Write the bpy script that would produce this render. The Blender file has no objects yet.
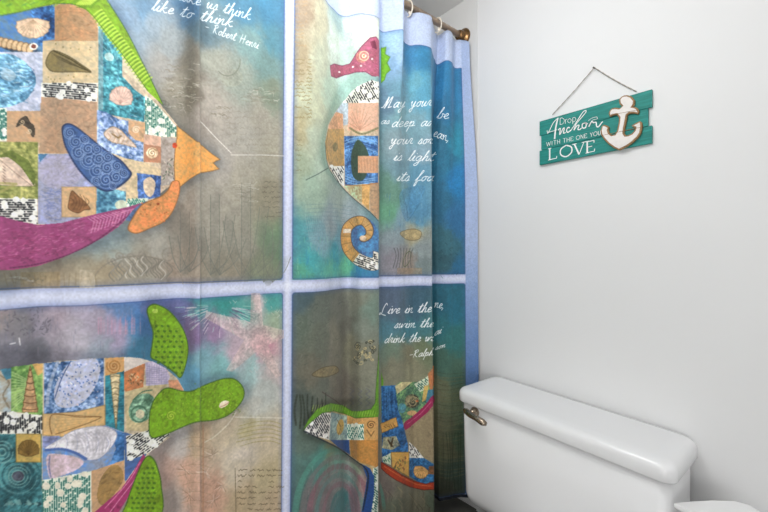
import bpy, bmesh, math, random
import numpy as np
from mathutils import Vector, Matrix
rnd = random.Random(7); rng = np.random.default_rng(11)
C = bpy.context.scene.collection
# ------------------------------------------------------------------ camera model
FPX, CX, HY = 390.0, 384.0, 260.0
D, HC = 1.25, 1.08                       # distance to the rear wall, eye height
YAW = math.pi/2 - math.atan2(324, FPX)
F2 = (-math.sin(YAW), math.cos(YAW)); R2 = (math.cos(YAW), math.sin(YAW))
XC = -1.0                                # line of the curtain rod
CEIL = 2.12; ZT, ZB = 1.952, 0.168
FL = .11                                 # floor level       # cloth top / hem

def on_y(px, py, y=D):                   # reading -> point on the plane y
    u = (px-CX)/FPX; t = y/(F2[1]+u*R2[1])
    return (t*(F2[0]+u*R2[0]), HC-(py-HY)/FPX*t)
def on_z(px, py, z):
    t = (HC-z)*FPX/(py-HY); u = (px-CX)/FPX
    return (t*(F2[0]+u*R2[0]), t*(F2[1]+u*R2[1]))

# ------------------------------------------------------------------ helpers
def link(name, me, mat=None, parent=None):
    o = bpy.data.objects.new(name, me); C.objects.link(o)
    if mat: me.materials.append(mat)
    if parent: o.parent = parent
    return o
def obj(name, bm, mat, parent=None, smooth=False, bevel=0, seg=3, subsurf=0):
    bmesh.ops.recalc_face_normals(bm, faces=bm.faces)
    me = bpy.data.meshes.new(name); bm.to_mesh(me); bm.free()
    if smooth:
        for p in me.polygons: p.use_smooth = True
    o = link(name, me, mat, parent)
    if bevel:
        m = o.modifiers.new('bevel', 'BEVEL'); m.width = bevel; m.segments = seg; m.limit_method = 'ANGLE'
        m.harden_normals = False
    if subsurf:
        m = o.modifiers.new('sub', 'SUBSURF'); m.levels = m.render_levels = subsurf
    return o
def thing(name, label, cat, loc, group=None):
    o = bpy.data.objects.new(name, None); C.objects.link(o); o.location = loc
    o['label'] = label; o['category'] = cat
    if group: o['group'] = group
    bpy.context.view_layer.update()
    return o
def tag(o, label, cat, group=None):
    o['label'] = label; o['category'] = cat
    if group: o['group'] = group
def struct(name, bm, mat):
    o = obj(name, bm, mat); o['kind'] = 'structure'; return o
def box(bm, x0, x1, y0, y1, z0, z1):
    vs = [bm.verts.new((x, y, z)) for z in (z0, z1) for y in (y0, y1) for x in (x0, x1)]
    for f in ((0,2,3,1),(4,5,7,6),(0,1,5,4),(2,6,7,3),(0,4,6,2),(1,3,7,5)):
        bm.faces.new([vs[i] for i in f])
def tube(bm, pts, r, n=12, closed=False):
    pts = [Vector(p) for p in pts]; N = len(pts); rings = []
    rs = r if isinstance(r, (list, tuple)) else [r]*N
    prev = None
    for i, p in enumerate(pts):
        a = pts[(i-1) % N] if (closed or i > 0) else p
        b = pts[(i+1) % N] if (closed or i < N-1) else p
        t = (b-a).normalized()
        if prev is None:
            n1 = t.orthogonal().normalized()
        else:
            n1 = (prev - t*prev.dot(t)).normalized()
        prev = n1; n2 = t.cross(n1)
        rings.append([bm.verts.new(p + (n1*math.cos(2*math.pi*k/n) + n2*math.sin(2*math.pi*k/n))*rs[i]) for k in range(n)])
    for i in range(N if closed else N-1):
        A, B = rings[i], rings[(i+1) % N]
        for k in range(n):
            try: bm.faces.new((A[k], A[(k+1)%n], B[(k+1)%n], B[k]))
            except ValueError: pass
    if not closed:
        bm.faces.new(rings[0]); bm.faces.new(rings[-1][::-1])
def loft(bm, rings, cap0=True, cap1=True):
    R = [[bm.verts.new(p) for p in ring] for ring in rings]; n = len(R[0])
    for A, B in zip(R, R[1:]):
        for k in range(n): bm.faces.new((A[k], A[(k+1)%n], B[(k+1)%n], B[k]))
    if cap0: bm.faces.new(R[0][::-1])
    if cap1: bm.faces.new(R[-1])
def rrect(x0, x1, y0, y1, r, n=8, z=0):
    out = []
    for cx, cy, a0 in ((x1-r, y1-r, 0), (x0+r, y1-r, 90), (x0+r, y0+r, 180), (x1-r, y0+r, 270)):
        for k in range(n+1):
            a = math.radians(a0+90*k/n); out.append((cx+r*math.cos(a), cy+r*math.sin(a), z))
    return out
def lathe(bm, prof, axis='z', n=32, center=(0,0,0)):
    rings = []
    for r, h in prof:
        ring = []
        for k in range(n):
            a = 2*math.pi*k/n; u, v = r*math.cos(a), r*math.sin(a)
            p = (u, v, h) if axis == 'z' else (u, h, v)
            ring.append((p[0]+center[0], p[1]+center[1], p[2]+center[2]))
        rings.append(ring)
    loft(bm, rings)
def catmull(P, n=6, closed=False):
    P = [np.array(p, float) for p in P]; N = len(P); out = []
    if N < 3: return P
    for i in range(N if closed else N-1):
        p0 = P[(i-1)%N] if (closed or i > 0) else P[0]
        p1 = P[i]; p2 = P[(i+1)%N]
        p3 = P[(i+2)%N] if (closed or i+2 < N) else P[-1]
        for k in range(n):
            t = k/n
            out.append(.5*((2*p1)+(-p0+p2)*t+(2*p0-5*p1+4*p2-p3)*t*t+(-p0+3*p1-3*p2+p3)*t**3))
    if not closed: out.append(P[-1])
    return out

# ------------------------------------------------------------------ materials
def hexc(h): h = h.lstrip('#'); return tuple(int(h[i:i+2], 16)/255 for i in (0, 2, 4))
def lin(c): return tuple(x/12.92 if x <= .04045 else ((x+.055)/1.055)**2.4 for x in c)
def mat(name, col, rough=.5, metal=0, noise=0, nscale=40, bump=0, bscale=200, coat=0, spec=None):
    m = bpy.data.materials.new(name); m.use_nodes = True; nt = m.node_tree; b = nt.nodes['Principled BSDF']
    c = lin(hexc(col))
    b.inputs['Roughness'].default_value = rough; b.inputs['Metallic'].default_value = metal
    b.inputs['Coat Weight'].default_value = coat
    if spec is not None: b.inputs['Specular IOR Level'].default_value = spec
    tc = nt.nodes.new('ShaderNodeTexCoord')
    nz = nt.nodes.new('ShaderNodeTexNoise'); nz.inputs['Scale'].default_value = nscale; nz.inputs['Detail'].default_value = 4
    nt.links.new(tc.outputs['Object'], nz.inputs['Vector'])
    rp = nt.nodes.new('ShaderNodeValToRGB')
    rp.color_ramp.elements[0].position = .3; rp.color_ramp.elements[1].position = .7
    rp.color_ramp.elements[0].color = tuple(x*(1-noise) for x in c)+(1,)
    rp.color_ramp.elements[1].color = tuple(min(1, x*(1+noise*.5)) for x in c)+(1,)
    nt.links.new(nz.outputs['Fac'], rp.inputs['Fac']); nt.links.new(rp.outputs['Color'], b.inputs['Base Color'])
    if bump:
        n2 = nt.nodes.new('ShaderNodeTexNoise'); n2.inputs['Scale'].default_value = bscale
        nt.links.new(tc.outputs['Object'], n2.inputs['Vector'])
        bp = nt.nodes.new('ShaderNodeBump'); bp.inputs['Strength'].default_value = bump; bp.inputs['Distance'].default_value = .002
        nt.links.new(n2.outputs['Fac'], bp.inputs['Height']); nt.links.new(bp.outputs['Normal'], b.inputs['Normal'])
    return m
M_wall = mat('wall_paint', '#ededed', .55, noise=.012, nscale=3, bump=.08, bscale=90, spec=.25)
M_ceil = mat('ceiling_paint', '#f7f7f6', .9, noise=.01, nscale=5, bump=.1, bscale=120)
M_surround = mat('surround_panel', '#e6e6e5', .3, noise=.01, nscale=3)
M_floor = mat('dark_floor', '#54544f', .5, noise=.18, nscale=25, bump=.15, bscale=60)
M_porc = mat('porcelain', '#efeff0', .22, noise=.004, nscale=3, coat=.08)
M_bin = mat('white_plastic', '#f3f3f3', .35, noise=.004)
M_chrome = mat('polished_nickel', '#a39483', .14, 1, noise=.1, nscale=60)
M_bronze = mat('bronze', '#8a6a48', .28, 1, noise=.35, nscale=120)
M_rod = mat('rod_metal', '#cfb8a2', .35, .6, noise=.08, nscale=30)
M_hook = mat('cream_plastic', '#efe6d6', .4, noise=.02)
M_white = mat('white_lettering', '#f2f4f2', .7, noise=.05, nscale=300)
M_anchor = mat('whitewashed_wood', '#f0ebe6', .7, noise=.07, nscale=60, bump=.2)
M_raw = mat('raw_wood_edge', '#a5825a', .8, noise=.35, nscale=250)
M_twine = mat('twine', '#a89e92', .9, noise=.35, nscale=500)
M_nail = mat('nail', '#5c5852', .4, .8, noise=.1)

def teal_wood():
    m = bpy.data.materials.new('teal_wood'); m.use_nodes = True; nt = m.node_tree; b = nt.nodes['Principled BSDF']
    tc = nt.nodes.new('ShaderNodeTexCoord'); mp = nt.nodes.new('ShaderNodeMapping')
    mp.inputs['Scale'].default_value = (6, 1, 90)
    nz = nt.nodes.new('ShaderNodeTexNoise'); nz.inputs['Scale'].default_value = 2.5; nz.inputs['Detail'].default_value = 8
    nz.inputs['Roughness'].default_value = .65
    rp = nt.nodes.new('ShaderNodeValToRGB'); e = rp.color_ramp.elements
    e[0].position = .28; e[0].color = lin(hexc('#0c6b64'))+(1,)
    e[1].position = .75; e[1].color = lin(hexc('#2fa196'))+(1,)
    x = e.new(.5); x.color = lin(hexc('#14877e'))+(1,)
    nt.links.new(tc.outputs['Object'], mp.inputs['Vector']); nt.links.new(mp.outputs['Vector'], nz.inputs['Vector'])
    nt.links.new(nz.outputs['Fac'], rp.inputs['Fac']); nt.links.new(rp.outputs['Color'], b.inputs['Base Color'])
    bp = nt.nodes.new('ShaderNodeBump'); bp.inputs['Strength'].default_value = .3; bp.inputs['Distance'].default_value = .001
    nt.links.new(nz.outputs['Fac'], bp.inputs['Height']); nt.links.new(bp.outputs['Normal'], b.inputs['Normal'])
    b.inputs['Roughness'].default_value = .6
    return m
M_teal = teal_wood()

# ------------------------------------------------------------------ room
X0, X1, Y0 = -1.78, .95, -1.35
def slab(name, *a, m=M_wall):
    bm = bmesh.new(); box(bm, *a); return struct(name, bm, m)
slab('floor', X0-.1, X1+.1, Y0-.1, D+.1, FL-.1, FL, m=M_floor)
slab('ceiling', X0-.1, X1+.1, Y0-.1, D+.1, CEIL, CEIL+.1, m=M_ceil)
slab('wall_rear', X0-.1, X1+.1, D, D+.1, FL, CEIL)
slab('wall_front', X0-.1, X1+.1, Y0-.1, Y0, FL, CEIL)
slab('wall_left', X0-.1, X0, Y0, D, FL, CEIL)
slab('wall_right', X1, X1+.1, Y0, D, FL, CEIL)
slab('trim_1', X0, on_y(478, 200)[0], D-.003, D, FL, CEIL, m=M_surround)
slab('baseboard_rear', on_y(478, 200)[0]+.001, X1, D-.012, D, FL, FL+.09, m=M_surround)

# ------------------------------------------------------------------ curtain profile (plan view)
def yof(px, X):                          # Y on the line of sight of column px at offset X
    u = (px-CX)/FPX
    return X*(R2[0]-u*F2[0])/(u*F2[1]-R2[1])
V = lambda px, X: (X, yof(px, X))
TOP = [V(-130,-.99), V(-60,-1.005), V(0,-.99), V(42,-1.014), V(80,-.982), V(140,-.995), V(176,-1.016), V(197,-.978), V(204,-.990), V(240,-1.0),
       V(272,-1.008), V(292,-.99), V(318,-.97), V(341,-1.012), V(362,-.965), V(378,-.952), V(376,-.985), V(383,-1.0), V(403,-.945), V(402,-.985), V(408,-1.005),
       V(420,-.975), V(431,-.968), V(434.5,-1.01), V(438,-1.03), V(446,-.99), V(451,-.985), V(454,-1.01), V(461,-.99), V(470,-.955)]
MID = [V(-130,-.99), V(-60,-1.005), V(0,-.99), V(42,-1.012), V(80,-.982), V(140,-.995), V(176,-1.018), V(198,-.975), V(204,-.988), V(240,-.997),
       V(272,-1.006), V(290,-.995), V(318,-.975), V(345,-1.03), V(362,-.975), V(378,-.95), V(376,-.99), V(382,-1.008), V(395,-.985), V(402,-.983), V(408,-.985),
       V(420,-.972), V(431,-.94), V(428,-1.0), V(429,-1.035), V(437,-1.015), V(447,-.985), V(456,-.975), V(465,-.955), (-.922, 1.236)]
BOT = [V(-130,-.98), V(-60,-1.01), V(0,-.985), V(42,-1.01), V(80,-.98), V(140,-.995), V(176,-1.016), V(198,-.978), V(204,-.990), V(240,-.997),
       V(272,-1.006), V(287,-.995), V(318,-.97), V(347,-1.045), V(360,-.975), V(377.5,-.945), V(376,-.99), V(382,-1.01), V(392,-.985), V(400,-.98), V(410,-.985),
       V(420,-.972), V(433,-.938), V(431,-1.0), V(434,-1.03), V(440,-1.0), V(448,-.985), V(457,-.972), V(466,-.95), (-.915, 1.236)]
NS = 12
def spline(P): return np.array(catmull(P, NS))
PT, PM, PB = spline(TOP), spline(MID), spline(BOT)
seg = np.r_[0, np.cumsum(np.hypot(*np.diff(PM, axis=0).T))]
SL = float(seg[-1])
WR = np.zeros(len(seg))
for wl, am, ph in ((.031, .0007, .3), (.047, .0010, 1.7), (.083, .0016, 4.1), (.019, .0003, 2.2)): WR += am*np.sin(seg/wl*2*math.pi+ph+1.3*np.sin(seg*9+ph))
def prof(z):
    P = prof0(z).copy(); P[:, 0] += WR*(.8+.35*math.sin(z*3.1))
    P[:, 0] += .0022*np.sin(seg*14+z*4.0)*math.sin(z*2.3+.6); return P
def prof0(z):
    if z >= 1.25:
        t = min(1, (z-1.25)/(ZT-1.25)); t = t*t*(3-2*t) if t < 1 else 1; return PM*(1-t)+PT*t
    t = min(1, (1.25-z)/(1.25-ZB)); t = t**1.2; return PM*(1-t)+PB*t
LEV = np.linspace(ZB, ZT, 47)
COL = np.arange(-125, 490, .5)
TAB_S = np.zeros((len(LEV), len(COL))); TAB_T = np.zeros_like(TAB_S)
for i, z in enumerate(LEV):
    P = prof(z); dep = P[:, 0]*F2[0]+P[:, 1]*F2[1]; u = (P[:, 0]*R2[0]+P[:, 1]*R2[1])/dep; cx = CX+FPX*u
    for j, c in enumerate(COL):
        lo = np.minimum(cx[:-1], cx[1:]); hi = np.maximum(cx[:-1], cx[1:])
        k = np.where((lo <= c) & (hi >= c))[0]
        if len(k) == 0:
            kk = int(np.argmin(abs(cx-c))); extra = (c-cx[kk])*.0035 if abs(c-cx[kk]) < 40 else 0
            TAB_S[i, j] = seg[kk]+extra; TAB_T[i, j] = dep[kk]; continue
        f = (c-cx[k])/np.where(abs(cx[k+1]-cx[k]) < 1e-9, 1e-9, cx[k+1]-cx[k])
        dd = dep[k]+f*(dep[k+1]-dep[k]); b = int(np.argmin(dd))
        TAB_S[i, j] = seg[k[b]]+f[b]*(seg[k[b]+1]-seg[k[b]]); TAB_T[i, j] = dd[b]
def cloth(px, py):                       # a reading -> (s, z) on the cloth
    z = HC
    for _ in range(4):
        i = min(len(LEV)-1, max(0, int(round((z-ZB)/(ZT-ZB)*(len(LEV)-1)))))
        jf = (px-COL[0])/.5; j = int(min(len(COL)-2, max(0, math.floor(jf)))); fr = min(1, max(0, jf-j))
        t = TAB_T[i, j]*(1-fr)+TAB_T[i, j+1]*fr
        z = HC-(py-HY)/FPX*t
    s = TAB_S[i, j]*(1-fr)+TAB_S[i, j+1]*fr
    return s, z

# ------------------------------------------------------------------ printed cloth: canvas in cloth space
RES = .00115; GAIN = 1.06
W = int(SL/RES)+2; H = int((ZT-ZB)/RES)+2
def noise(w, h, cell, oct=1):
    out = np.zeros((h, w), np.float32); amp = 1; tot = 0
    for o in range(oct):
        c = max(1.5, cell/2**o); gw, gh = int(w/c)+3, int(h/c)+3
        g = rng.random((gh, gw)).astype(np.float32)
        y = np.arange(h)/c; x = np.arange(w)/c; yi = y.astype(int); xi = x.astype(int)
        fy = (y-yi)[:, None]; fx = (x-xi)[None]; fy = fy*fy*(3-2*fy); fx = fx*fx*(3-2*fx)
        a = g[yi][:, xi]; b = g[yi][:, xi+1]; c_ = g[yi+1][:, xi]; d = g[yi+1][:, xi+1]
        out += amp*((a*(1-fx)+b*fx)*(1-fy)+(c_*(1-fx)+d*fx)*fy); tot += amp; amp *= .6
    return out/tot
N1 = noise(W, H, 4, 2); N2 = noise(W, H, 18, 3); N3 = noise(W, H, 90, 4); NV = noise(W, H, 3)
NH = noise(W//1, H, 30, 3)
cv = np.zeros((H, W, 3), np.float32)
def tc(p): s, z = cloth(*p); return (s/RES, (z-ZB)/RES)
def dens(P, step=3., closed=True):
    out = []; n = len(P)
    for i in range(n if closed else n-1):
        a, b = P[i], P[(i+1) % n]; k = max(1, int(math.hypot(b[0]-a[0], b[1]-a[1])/step))
        for j in range(k): out.append((a[0]+(b[0]-a[0])*j/k, a[1]+(b[1]-a[1])*j/k))
    if not closed: out.append(tuple(P[-1]))
    return out
def mask(Q, pad=0):
    Q = np.array(Q); x0 = int(max(0, math.floor(Q[:, 0].min())-pad)); x1 = int(min(W, math.ceil(Q[:, 0].max())+1+pad))
    y0 = int(max(0, math.floor(Q[:, 1].min())-pad)); y1 = int(min(H, math.ceil(Q[:, 1].max())+1+pad))
    if x1 <= x0 or y1 <= y0: return None
    xs = np.arange(x0, x1)+.5; m = np.zeros((y1-y0, x1-x0), bool)
    A = Q; B = np.roll(Q, -1, 0)
    for r in range(y1-y0):
        y = y0+r+.5; c = (A[:, 1] > y) != (B[:, 1] > y)
        if not c.any(): continue
        xi = np.sort(A[c, 0]+(y-A[c, 1])/(B[c, 1]-A[c, 1])*(B[c, 0]-A[c, 0]))
        m[r] = (np.searchsorted(xi, xs) % 2) == 1
    return y0, y1, x0, x1, m
def col(c): return np.array(hexc(c) if isinstance(c, str) else c, np.float32)
def blur(a, k):
    for ax in (0, 1):
        c = np.cumsum(np.pad(a, [(k+1, k) if i == ax else (0, 0) for i in (0, 1)], mode='edge'), axis=ax)
        n = a.shape[ax]; hi = np.take(c, range(2*k+1, 2*k+1+n), ax); lo = np.take(c, range(0, n), ax); a = (hi-lo)/(2*k+1)
    return a
def fill(P, c, c2=None, amp=.12, a=1., sm=False, edge=None, ew=.7, closed_map=None, grain='n'):
    if sm: P = [tuple(q) for q in catmull(P, 6, True)]
    Q = [tc(p) for p in dens(P)]
    r = mask(Q)
    if r is None: return
    y0, y1, x0, x1, m = r; v = cv[y0:y1, x0:x1]
    n = N2[y0:y1, x0:x1, None]; f = N1[y0:y1, x0:x1, None]
    base = col(c)
    if c2 is not None:
        t = np.clip((N2[y0:y1, x0:x1, None]*.6+N1[y0:y1, x0:x1, None]*.4-.35)*3.2, 0, 1); base = base*(1-t)+col(c2)*t
    base = base*(1+amp*1.5*(n-.5)*2+(amp*1.3+.03)*(f-.5)*2)
    v[m] = (v*(1-a)+base*a)[m]
    if edge: stroke(P+[P[0]], ew, edge, a=.7)
def stroke(P, w, c, a=1., sm=False, step=3.):
    if sm and len(P) > 2: P = [tuple(q) for q in catmull(P, 5)]
    P = dens(P, step, False); Q = np.array([tc(p) for p in P]); c = col(c)
    for i in range(len(Q)-1):
        A, B = Q[i], Q[i+1]
        if np.hypot(*(B-A)) > 60: continue
        px = (P[i][0]+P[i+1][0])/2; k = 2.2 if px < 290 else 2.8
        if px < 100: k = 1.9
        hw = max(.45, w*k/2)
        x0 = int(max(0, min(A[0], B[0])-hw-1)); x1 = int(min(W, max(A[0], B[0])+hw+2))
        y0 = int(max(0, min(A[1], B[1])-hw-1)); y1 = int(min(H, max(A[1], B[1])+hw+2))
        if x1 <= x0 or y1 <= y0: continue
        X = np.arange(x0, x1)[None]+.5; Y = np.arange(y0, y1)[:, None]+.5
        d = B-A; L = d@d+1e-9; t = np.clip(((X-A[0])*d[0]+(Y-A[1])*d[1])/L, 0, 1)
        dist = np.hypot(X-A[0]-t*d[0], Y-A[1]-t*d[1]); k_ = (np.clip(hw+.5-dist, 0, 1)*a)[..., None]
        v = cv[y0:y1, x0:x1]; v[:] = v*(1-k_)+c*k_
def ell(cx, cy, rx, ry, ang=0, n=28, a0=0, a1=360):
    ca, sa = math.cos(math.radians(ang)), math.sin(math.radians(ang)); o = []
    for k in range(n+(0 if a1-a0 == 360 else 1)):
        t = math.radians(a0+(a1-a0)*k/n); x, y = rx*math.cos(t), ry*math.sin(t); o.append((cx+x*ca-y*sa, cy+x*sa+y*ca))
    return o
def glow(P, c, r=6, a=.6):               # airbrushed print halo
    Q = [tc(p) for p in dens([tuple(q) for q in catmull(P, 4, True)])]
    k = int(r*2.2); rr = mask(Q, pad=3*k)
    if rr is None: return
    y0, y1, x0, x1, m = rr; mm = blur(blur(m.astype(np.float32), k), k)
    al = (np.clip(mm*1.3, 0, 1)*a)[..., None]; v = cv[y0:y1, x0:x1]; v[:] = v*(1-al)+v*col(c)*al
# ---- watercolour grounds: colour stations spread over each panel
def ground(st, s0, s1, z0, z1, k_):
    pts = []
    for t in st.split(';'):
        a, c = t.split('#'); x, y = a.strip('( )').split(','); s, z = cloth(float(x), float(y)); pts.append((s, z)+hexc(c.strip()))
    pts = np.array(pts); i0, i1 = int(s0/RES), int(s1/RES); j0, j1 = int((z0-ZB)/RES), int((z1-ZB)/RES)
    i0 = max(0, i0); i1 = min(W, i1); j0 = max(0, j0); j1 = min(H, j1)
    s0, s1, z0, z1 = i0*RES, i1*RES, ZB+j0*RES, ZB+j1*RES
    gs = np.linspace(s0, s1, 90); gz = np.linspace(z0, z1, 90)
    d2 = (gs[None, :, None]-pts[:, 0])**2*1.6+(gz[:, None, None]-pts[:, 1])**2
    w = 1/(d2+.00035)**2.3; g = (w@pts[:, 2:])/w.sum(-1)[..., None]
    # displaced lookup for a blotchy watercolour edge
    nn = N3[j0:j1, i0:i1]-.5; n2 = N2[j0:j1, i0:i1]-.5
    ii = np.clip((np.arange(i1-i0)[None]/(i1-i0)*89)+nn*5+n2*3, 0, 88.99); jj = np.clip((np.arange(j1-j0)[:, None]/(j1-j0)*89)-nn*5+n2*3, 0, 88.99)
    a = ii.astype(int); b = jj.astype(int); fa = (ii-a)[..., None]; fb = (jj-b)[..., None]
    c = (g[b, a]*(1-fa)+g[b, a+1]*fa)*(1-fb)+(g[b+1, a]*(1-fa)+g[b+1, a+1]*fa)*fb
    c = c*(1+.15*(n2[..., None])+.10*(N1[j0:j1, i0:i1, None]-.5)+.10*nn[..., None])
    cv[j0:j1, i0:i1] = c*k_
SV = cloth(287, 290)[0]; SR = cloth(465.5, 290)[0]
ZM = 1.008; ZTB = 1.838
cv[:] = col('#97a4cf')
TLs = "(150,20)#9fb2c0;(165,40)#a3adb0;(190,5)#44739b;(200,25)#51707f;(190,60)#857e6f;(180,90)#a59e8d;(160,60)#b0aea8;(195,95)#7b7262;(215,20)#6f929f;(240,5)#4585a8;(270,10)#3c83aa;(275,40)#4d8a9e;(250,40)#7fa5a5;(215,60)#a9ab9c;(240,75)#9aa598;(270,70)#6f9390;(275,95)#7e8c78;(215,110)#b6ada0;(240,130)#b2ada0;(262,120)#a8a292;(275,150)#a7a18d;(220,160)#b9b1a6;(200,120)#a0958a;(240,180)#b0a997;(270,200)#989179;(190,200)#aca495;(210,220)#aaa393;(240,240)#a7a18f;(275,250)#6f8f6c;(262,265)#8c9474;(180,220)#948b7d;(150,240)#b7b2a5;(140,260)#aaa18e;(100,240)#a9b8b5;(100,270)#b3a283;(50,275)#ab9a7d;(10,278)#a6977c;(180,265)#ab9986;(230,270)#9c927d;(125,30)#a3b9ca;(120,10)#93b4d3;(140,5)#73a0c4;(-60,275)#a6977c;(-60,5)#73a0c4"
BLs = "(10,310)#a08a7f;(25,325)#79767a;(45,320)#75707d;(10,345)#7b7983;(35,350)#65646d;(60,320)#9a8b96;(75,340)#a8a1ac;(60,350)#8f8892;(95,320)#978d9e;(120,310)#5176a6;(115,330)#9e8da8;(140,320)#3f70a8;(135,345)#4086a6;(95,350)#8c97a5;(155,303)#626fa6;(180,310)#6164956;(200,300)#3f8c8c;(225,300)#2f8780;(245,310)#4d9a92;(190,330)#7e648e;(215,330)#9074973;(235,330)#a494a4;(258,300)#b8a8ab;(275,300)#3d8f8a;(275,320)#8fa186;(265,345)#b98390;(275,370)#ad9f9d;(240,350)#aa94a0;(200,360)#72a0ab;(220,365)#74aaaa;(190,380)#5c9bba;(250,370)#94b5b3;(265,395)#a6aba5;(255,410)#b0afa5;(250,430)#ada178;(270,440)#b1a288;(220,430)#b3a288;(200,440)#b29778;(180,445)#aaa29c;(170,470)#b89888;(190,480)#c09780;(210,500)#be937a;(240,470)#bbad96;(245,455)#bdb0a0;(270,480)#ab9b77;(240,500)#b09a77;(275,505)#ad9778;(165,500)#b0a093;(-60,320)#79767a"
TRs = "(300,10)#a08d74;(300,60)#a99877;(320,20)#b9b69a;(320,60)#b8bfa6;(340,20)#8facae;(350,20)#cbd6c8;(365,30)#d5dccb;(350,60)#aecbbd;(335,45)#c6d5ca;(310,100)#b8bd9f;(330,90)#abc5b0;(345,85)#c3e0d3;(300,130)#aba078;(315,140)#acb9a2;(325,170)#a2b6a2;(300,170)#95a388;(315,190)#95ae99;(340,200)#91a29b;(330,220)#889aa0;(350,215)#90a0a6;(300,240)#459098;(320,240)#729daa;(340,240)#6099ab;(335,255)#3595a6;(310,260)#40a0a6;(300,275)#50a689;(330,270)#55b49a;(345,268)#60b690;(365,275)#3385b4;(375,260)#427598;(385,60)#7aa7cf;(395,50)#9ac0df;(385,100)#5d829d;(395,90)#669cb4;(410,60)#3480b2;(420,60)#3084b4;(415,80)#62abc0;(425,95)#529ebd;(400,110)#73a3ae;(415,130)#739fae;(400,150)#839fa9;(425,150)#7898a9;(400,170)#688f9e;(420,180)#5891ae;(390,190)#639381;(388,210)#63a381;(400,220)#7899a9;(415,210)#4e8cb1;(395,240)#839399;(412,235)#a9a181;(420,250)#869395;(395,260)#858189;(410,265)#8e8278;(425,270)#738383;(440,80)#2a82b8;(455,90)#287cae;(445,110)#2873a0;(440,130)#2a7294;(455,140)#268cab;(445,160)#257497;(458,180)#1e7bb8;(440,200)#286d8f;(455,220)#2a6d9f;(445,240)#366d7c;(440,260)#32626f;(458,270)#24678f"
BRs = "(300,300)#465c62;(320,310)#61695e;(340,310)#717368;(300,330)#5b685a;(320,340)#656b5c;(335,340)#7f7c6b;(345,330)#6a695e;(360,300)#7d7f6e;(370,310)#6e8577;(360,330)#7c8577;(355,350)#7b7962;(370,360)#7e7f6c;(310,370)#6f6b5a;(330,370)#7a7666;(340,390)#726b5e;(320,390)#666b5e;(300,400)#4c574f;(305,440)#5a6e63;(300,470)#4f736c;(330,445)#798a68;(320,460)#4a897e;(340,460)#689e8e;(335,480)#8b8987;(350,475)#8c9993;(320,500)#796e6f;(340,505)#4c8989;(355,500)#896e79;(357,465)#8ea383;(362,490)#997c79;(295,512)#46635e;(390,300)#54677f;(400,310)#4c6476;(415,310)#3a5f74;(390,330)#4a7f90;(410,330)#3a7988;(425,330)#407980;(395,350)#697d6a;(410,355)#7d795e;(425,350)#6e795a;(395,370)#817f68;(415,372)#868468;(440,300)#22657b;(455,310)#206a81;(440,330)#27707a;(455,340)#2c7070;(440,360)#446e5f;(455,370)#4b705d;(440,390)#707656;(455,400)#617053;(440,430)#65664b;(450,450)#5c5d42;(455,470)#415446;(445,490)#464b3c;(460,440)#465a42;(420,410)#8f8466;(415,440)#96886a;(385,490)#796e66;(400,490)#7e7b66;(420,500)#79745e;(430,500)#5e6b56;(390,505)#6e7460"
BLs = BLs.replace('#6164956', '#616495').replace('#9074973', '#907497')
def panel(st, s0, s1, z0, z1, rad=.012, k_=1.):
    ground(st, s0, s1, z0, z1, k_)
    i0, i1, j0, j1 = [int(round(v)) for v in (max(0, s0/RES), min(W, s1/RES), max(0, (z0-ZB)/RES), min(H, (z1-ZB)/RES))]
    Y, X = np.mgrid[j0:j1, i0:i1]; dx = np.minimum(X-s0/RES, s1/RES-X); dy = np.minimum(Y-(z0-ZB)/RES, (z1-ZB)/RES-Y)
    r = rad/RES; d = np.where((dx < r) & (dy < r), r-np.hypot(r-dx, r-dy), np.minimum(dx, dy))
    v = cv[j0:j1, i0:i1]; v[d < 0] = col('#a9b6d6')
    k = (np.clip(1-np.abs(d)/3.2, 0, 1)*.6+np.clip(1-d/14, 0, 1)*(d >= 0)*.28)[..., None]; v[:] = v*(1-k)+col('#33508f')*k
# borders first (airbrushed), then panels over them
yy = np.arange(H)[:, None]*RES+ZB; xx = np.arange(W)[None]*RES
hw = .0175; vw = .0125
for dd, ww in ((np.abs(yy-ZM)+0*xx, hw), (np.abs(xx-SV)+0*yy, vw)):
    t = np.clip(1-(dd/ww)**2, 0, 1)[..., None]; cv[:] = cv*(1-t*.8)+col('#dcdff0')*t*.8
tb = (yy > ZTB)+0*xx > .5; t = (tb*(.75+.3*N2))[..., None]; cv[:] = cv*(1-t*.8)+col('#c3d3ee')*t*.8
rb = (xx > SR)+0*yy > .5; t = (rb*(1.1+.3*N2))[..., None]; lowc = np.clip((1.15-yy)/.45, 0, 1)[..., None]
cv[:] = cv*(1-t*.7)+(col('#9fb3da')*(1-lowc)+col('#4f78b4')*lowc)*t*.7
panel(TLs, -.05, SV-vw, ZM+hw, ZTB, k_=.93); panel(BLs, -.05, SV-vw, -.3, ZM-hw, k_=1.07)
panel(TRs, SV+vw, SR, ZM+hw, ZTB, .006); panel(BRs, SV+vw, SR, ZB+.012, ZM-hw)
cv[:int(.012/RES)] = cv[:int(.012/RES)]*.2+col('#101c30')*.8

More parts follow.
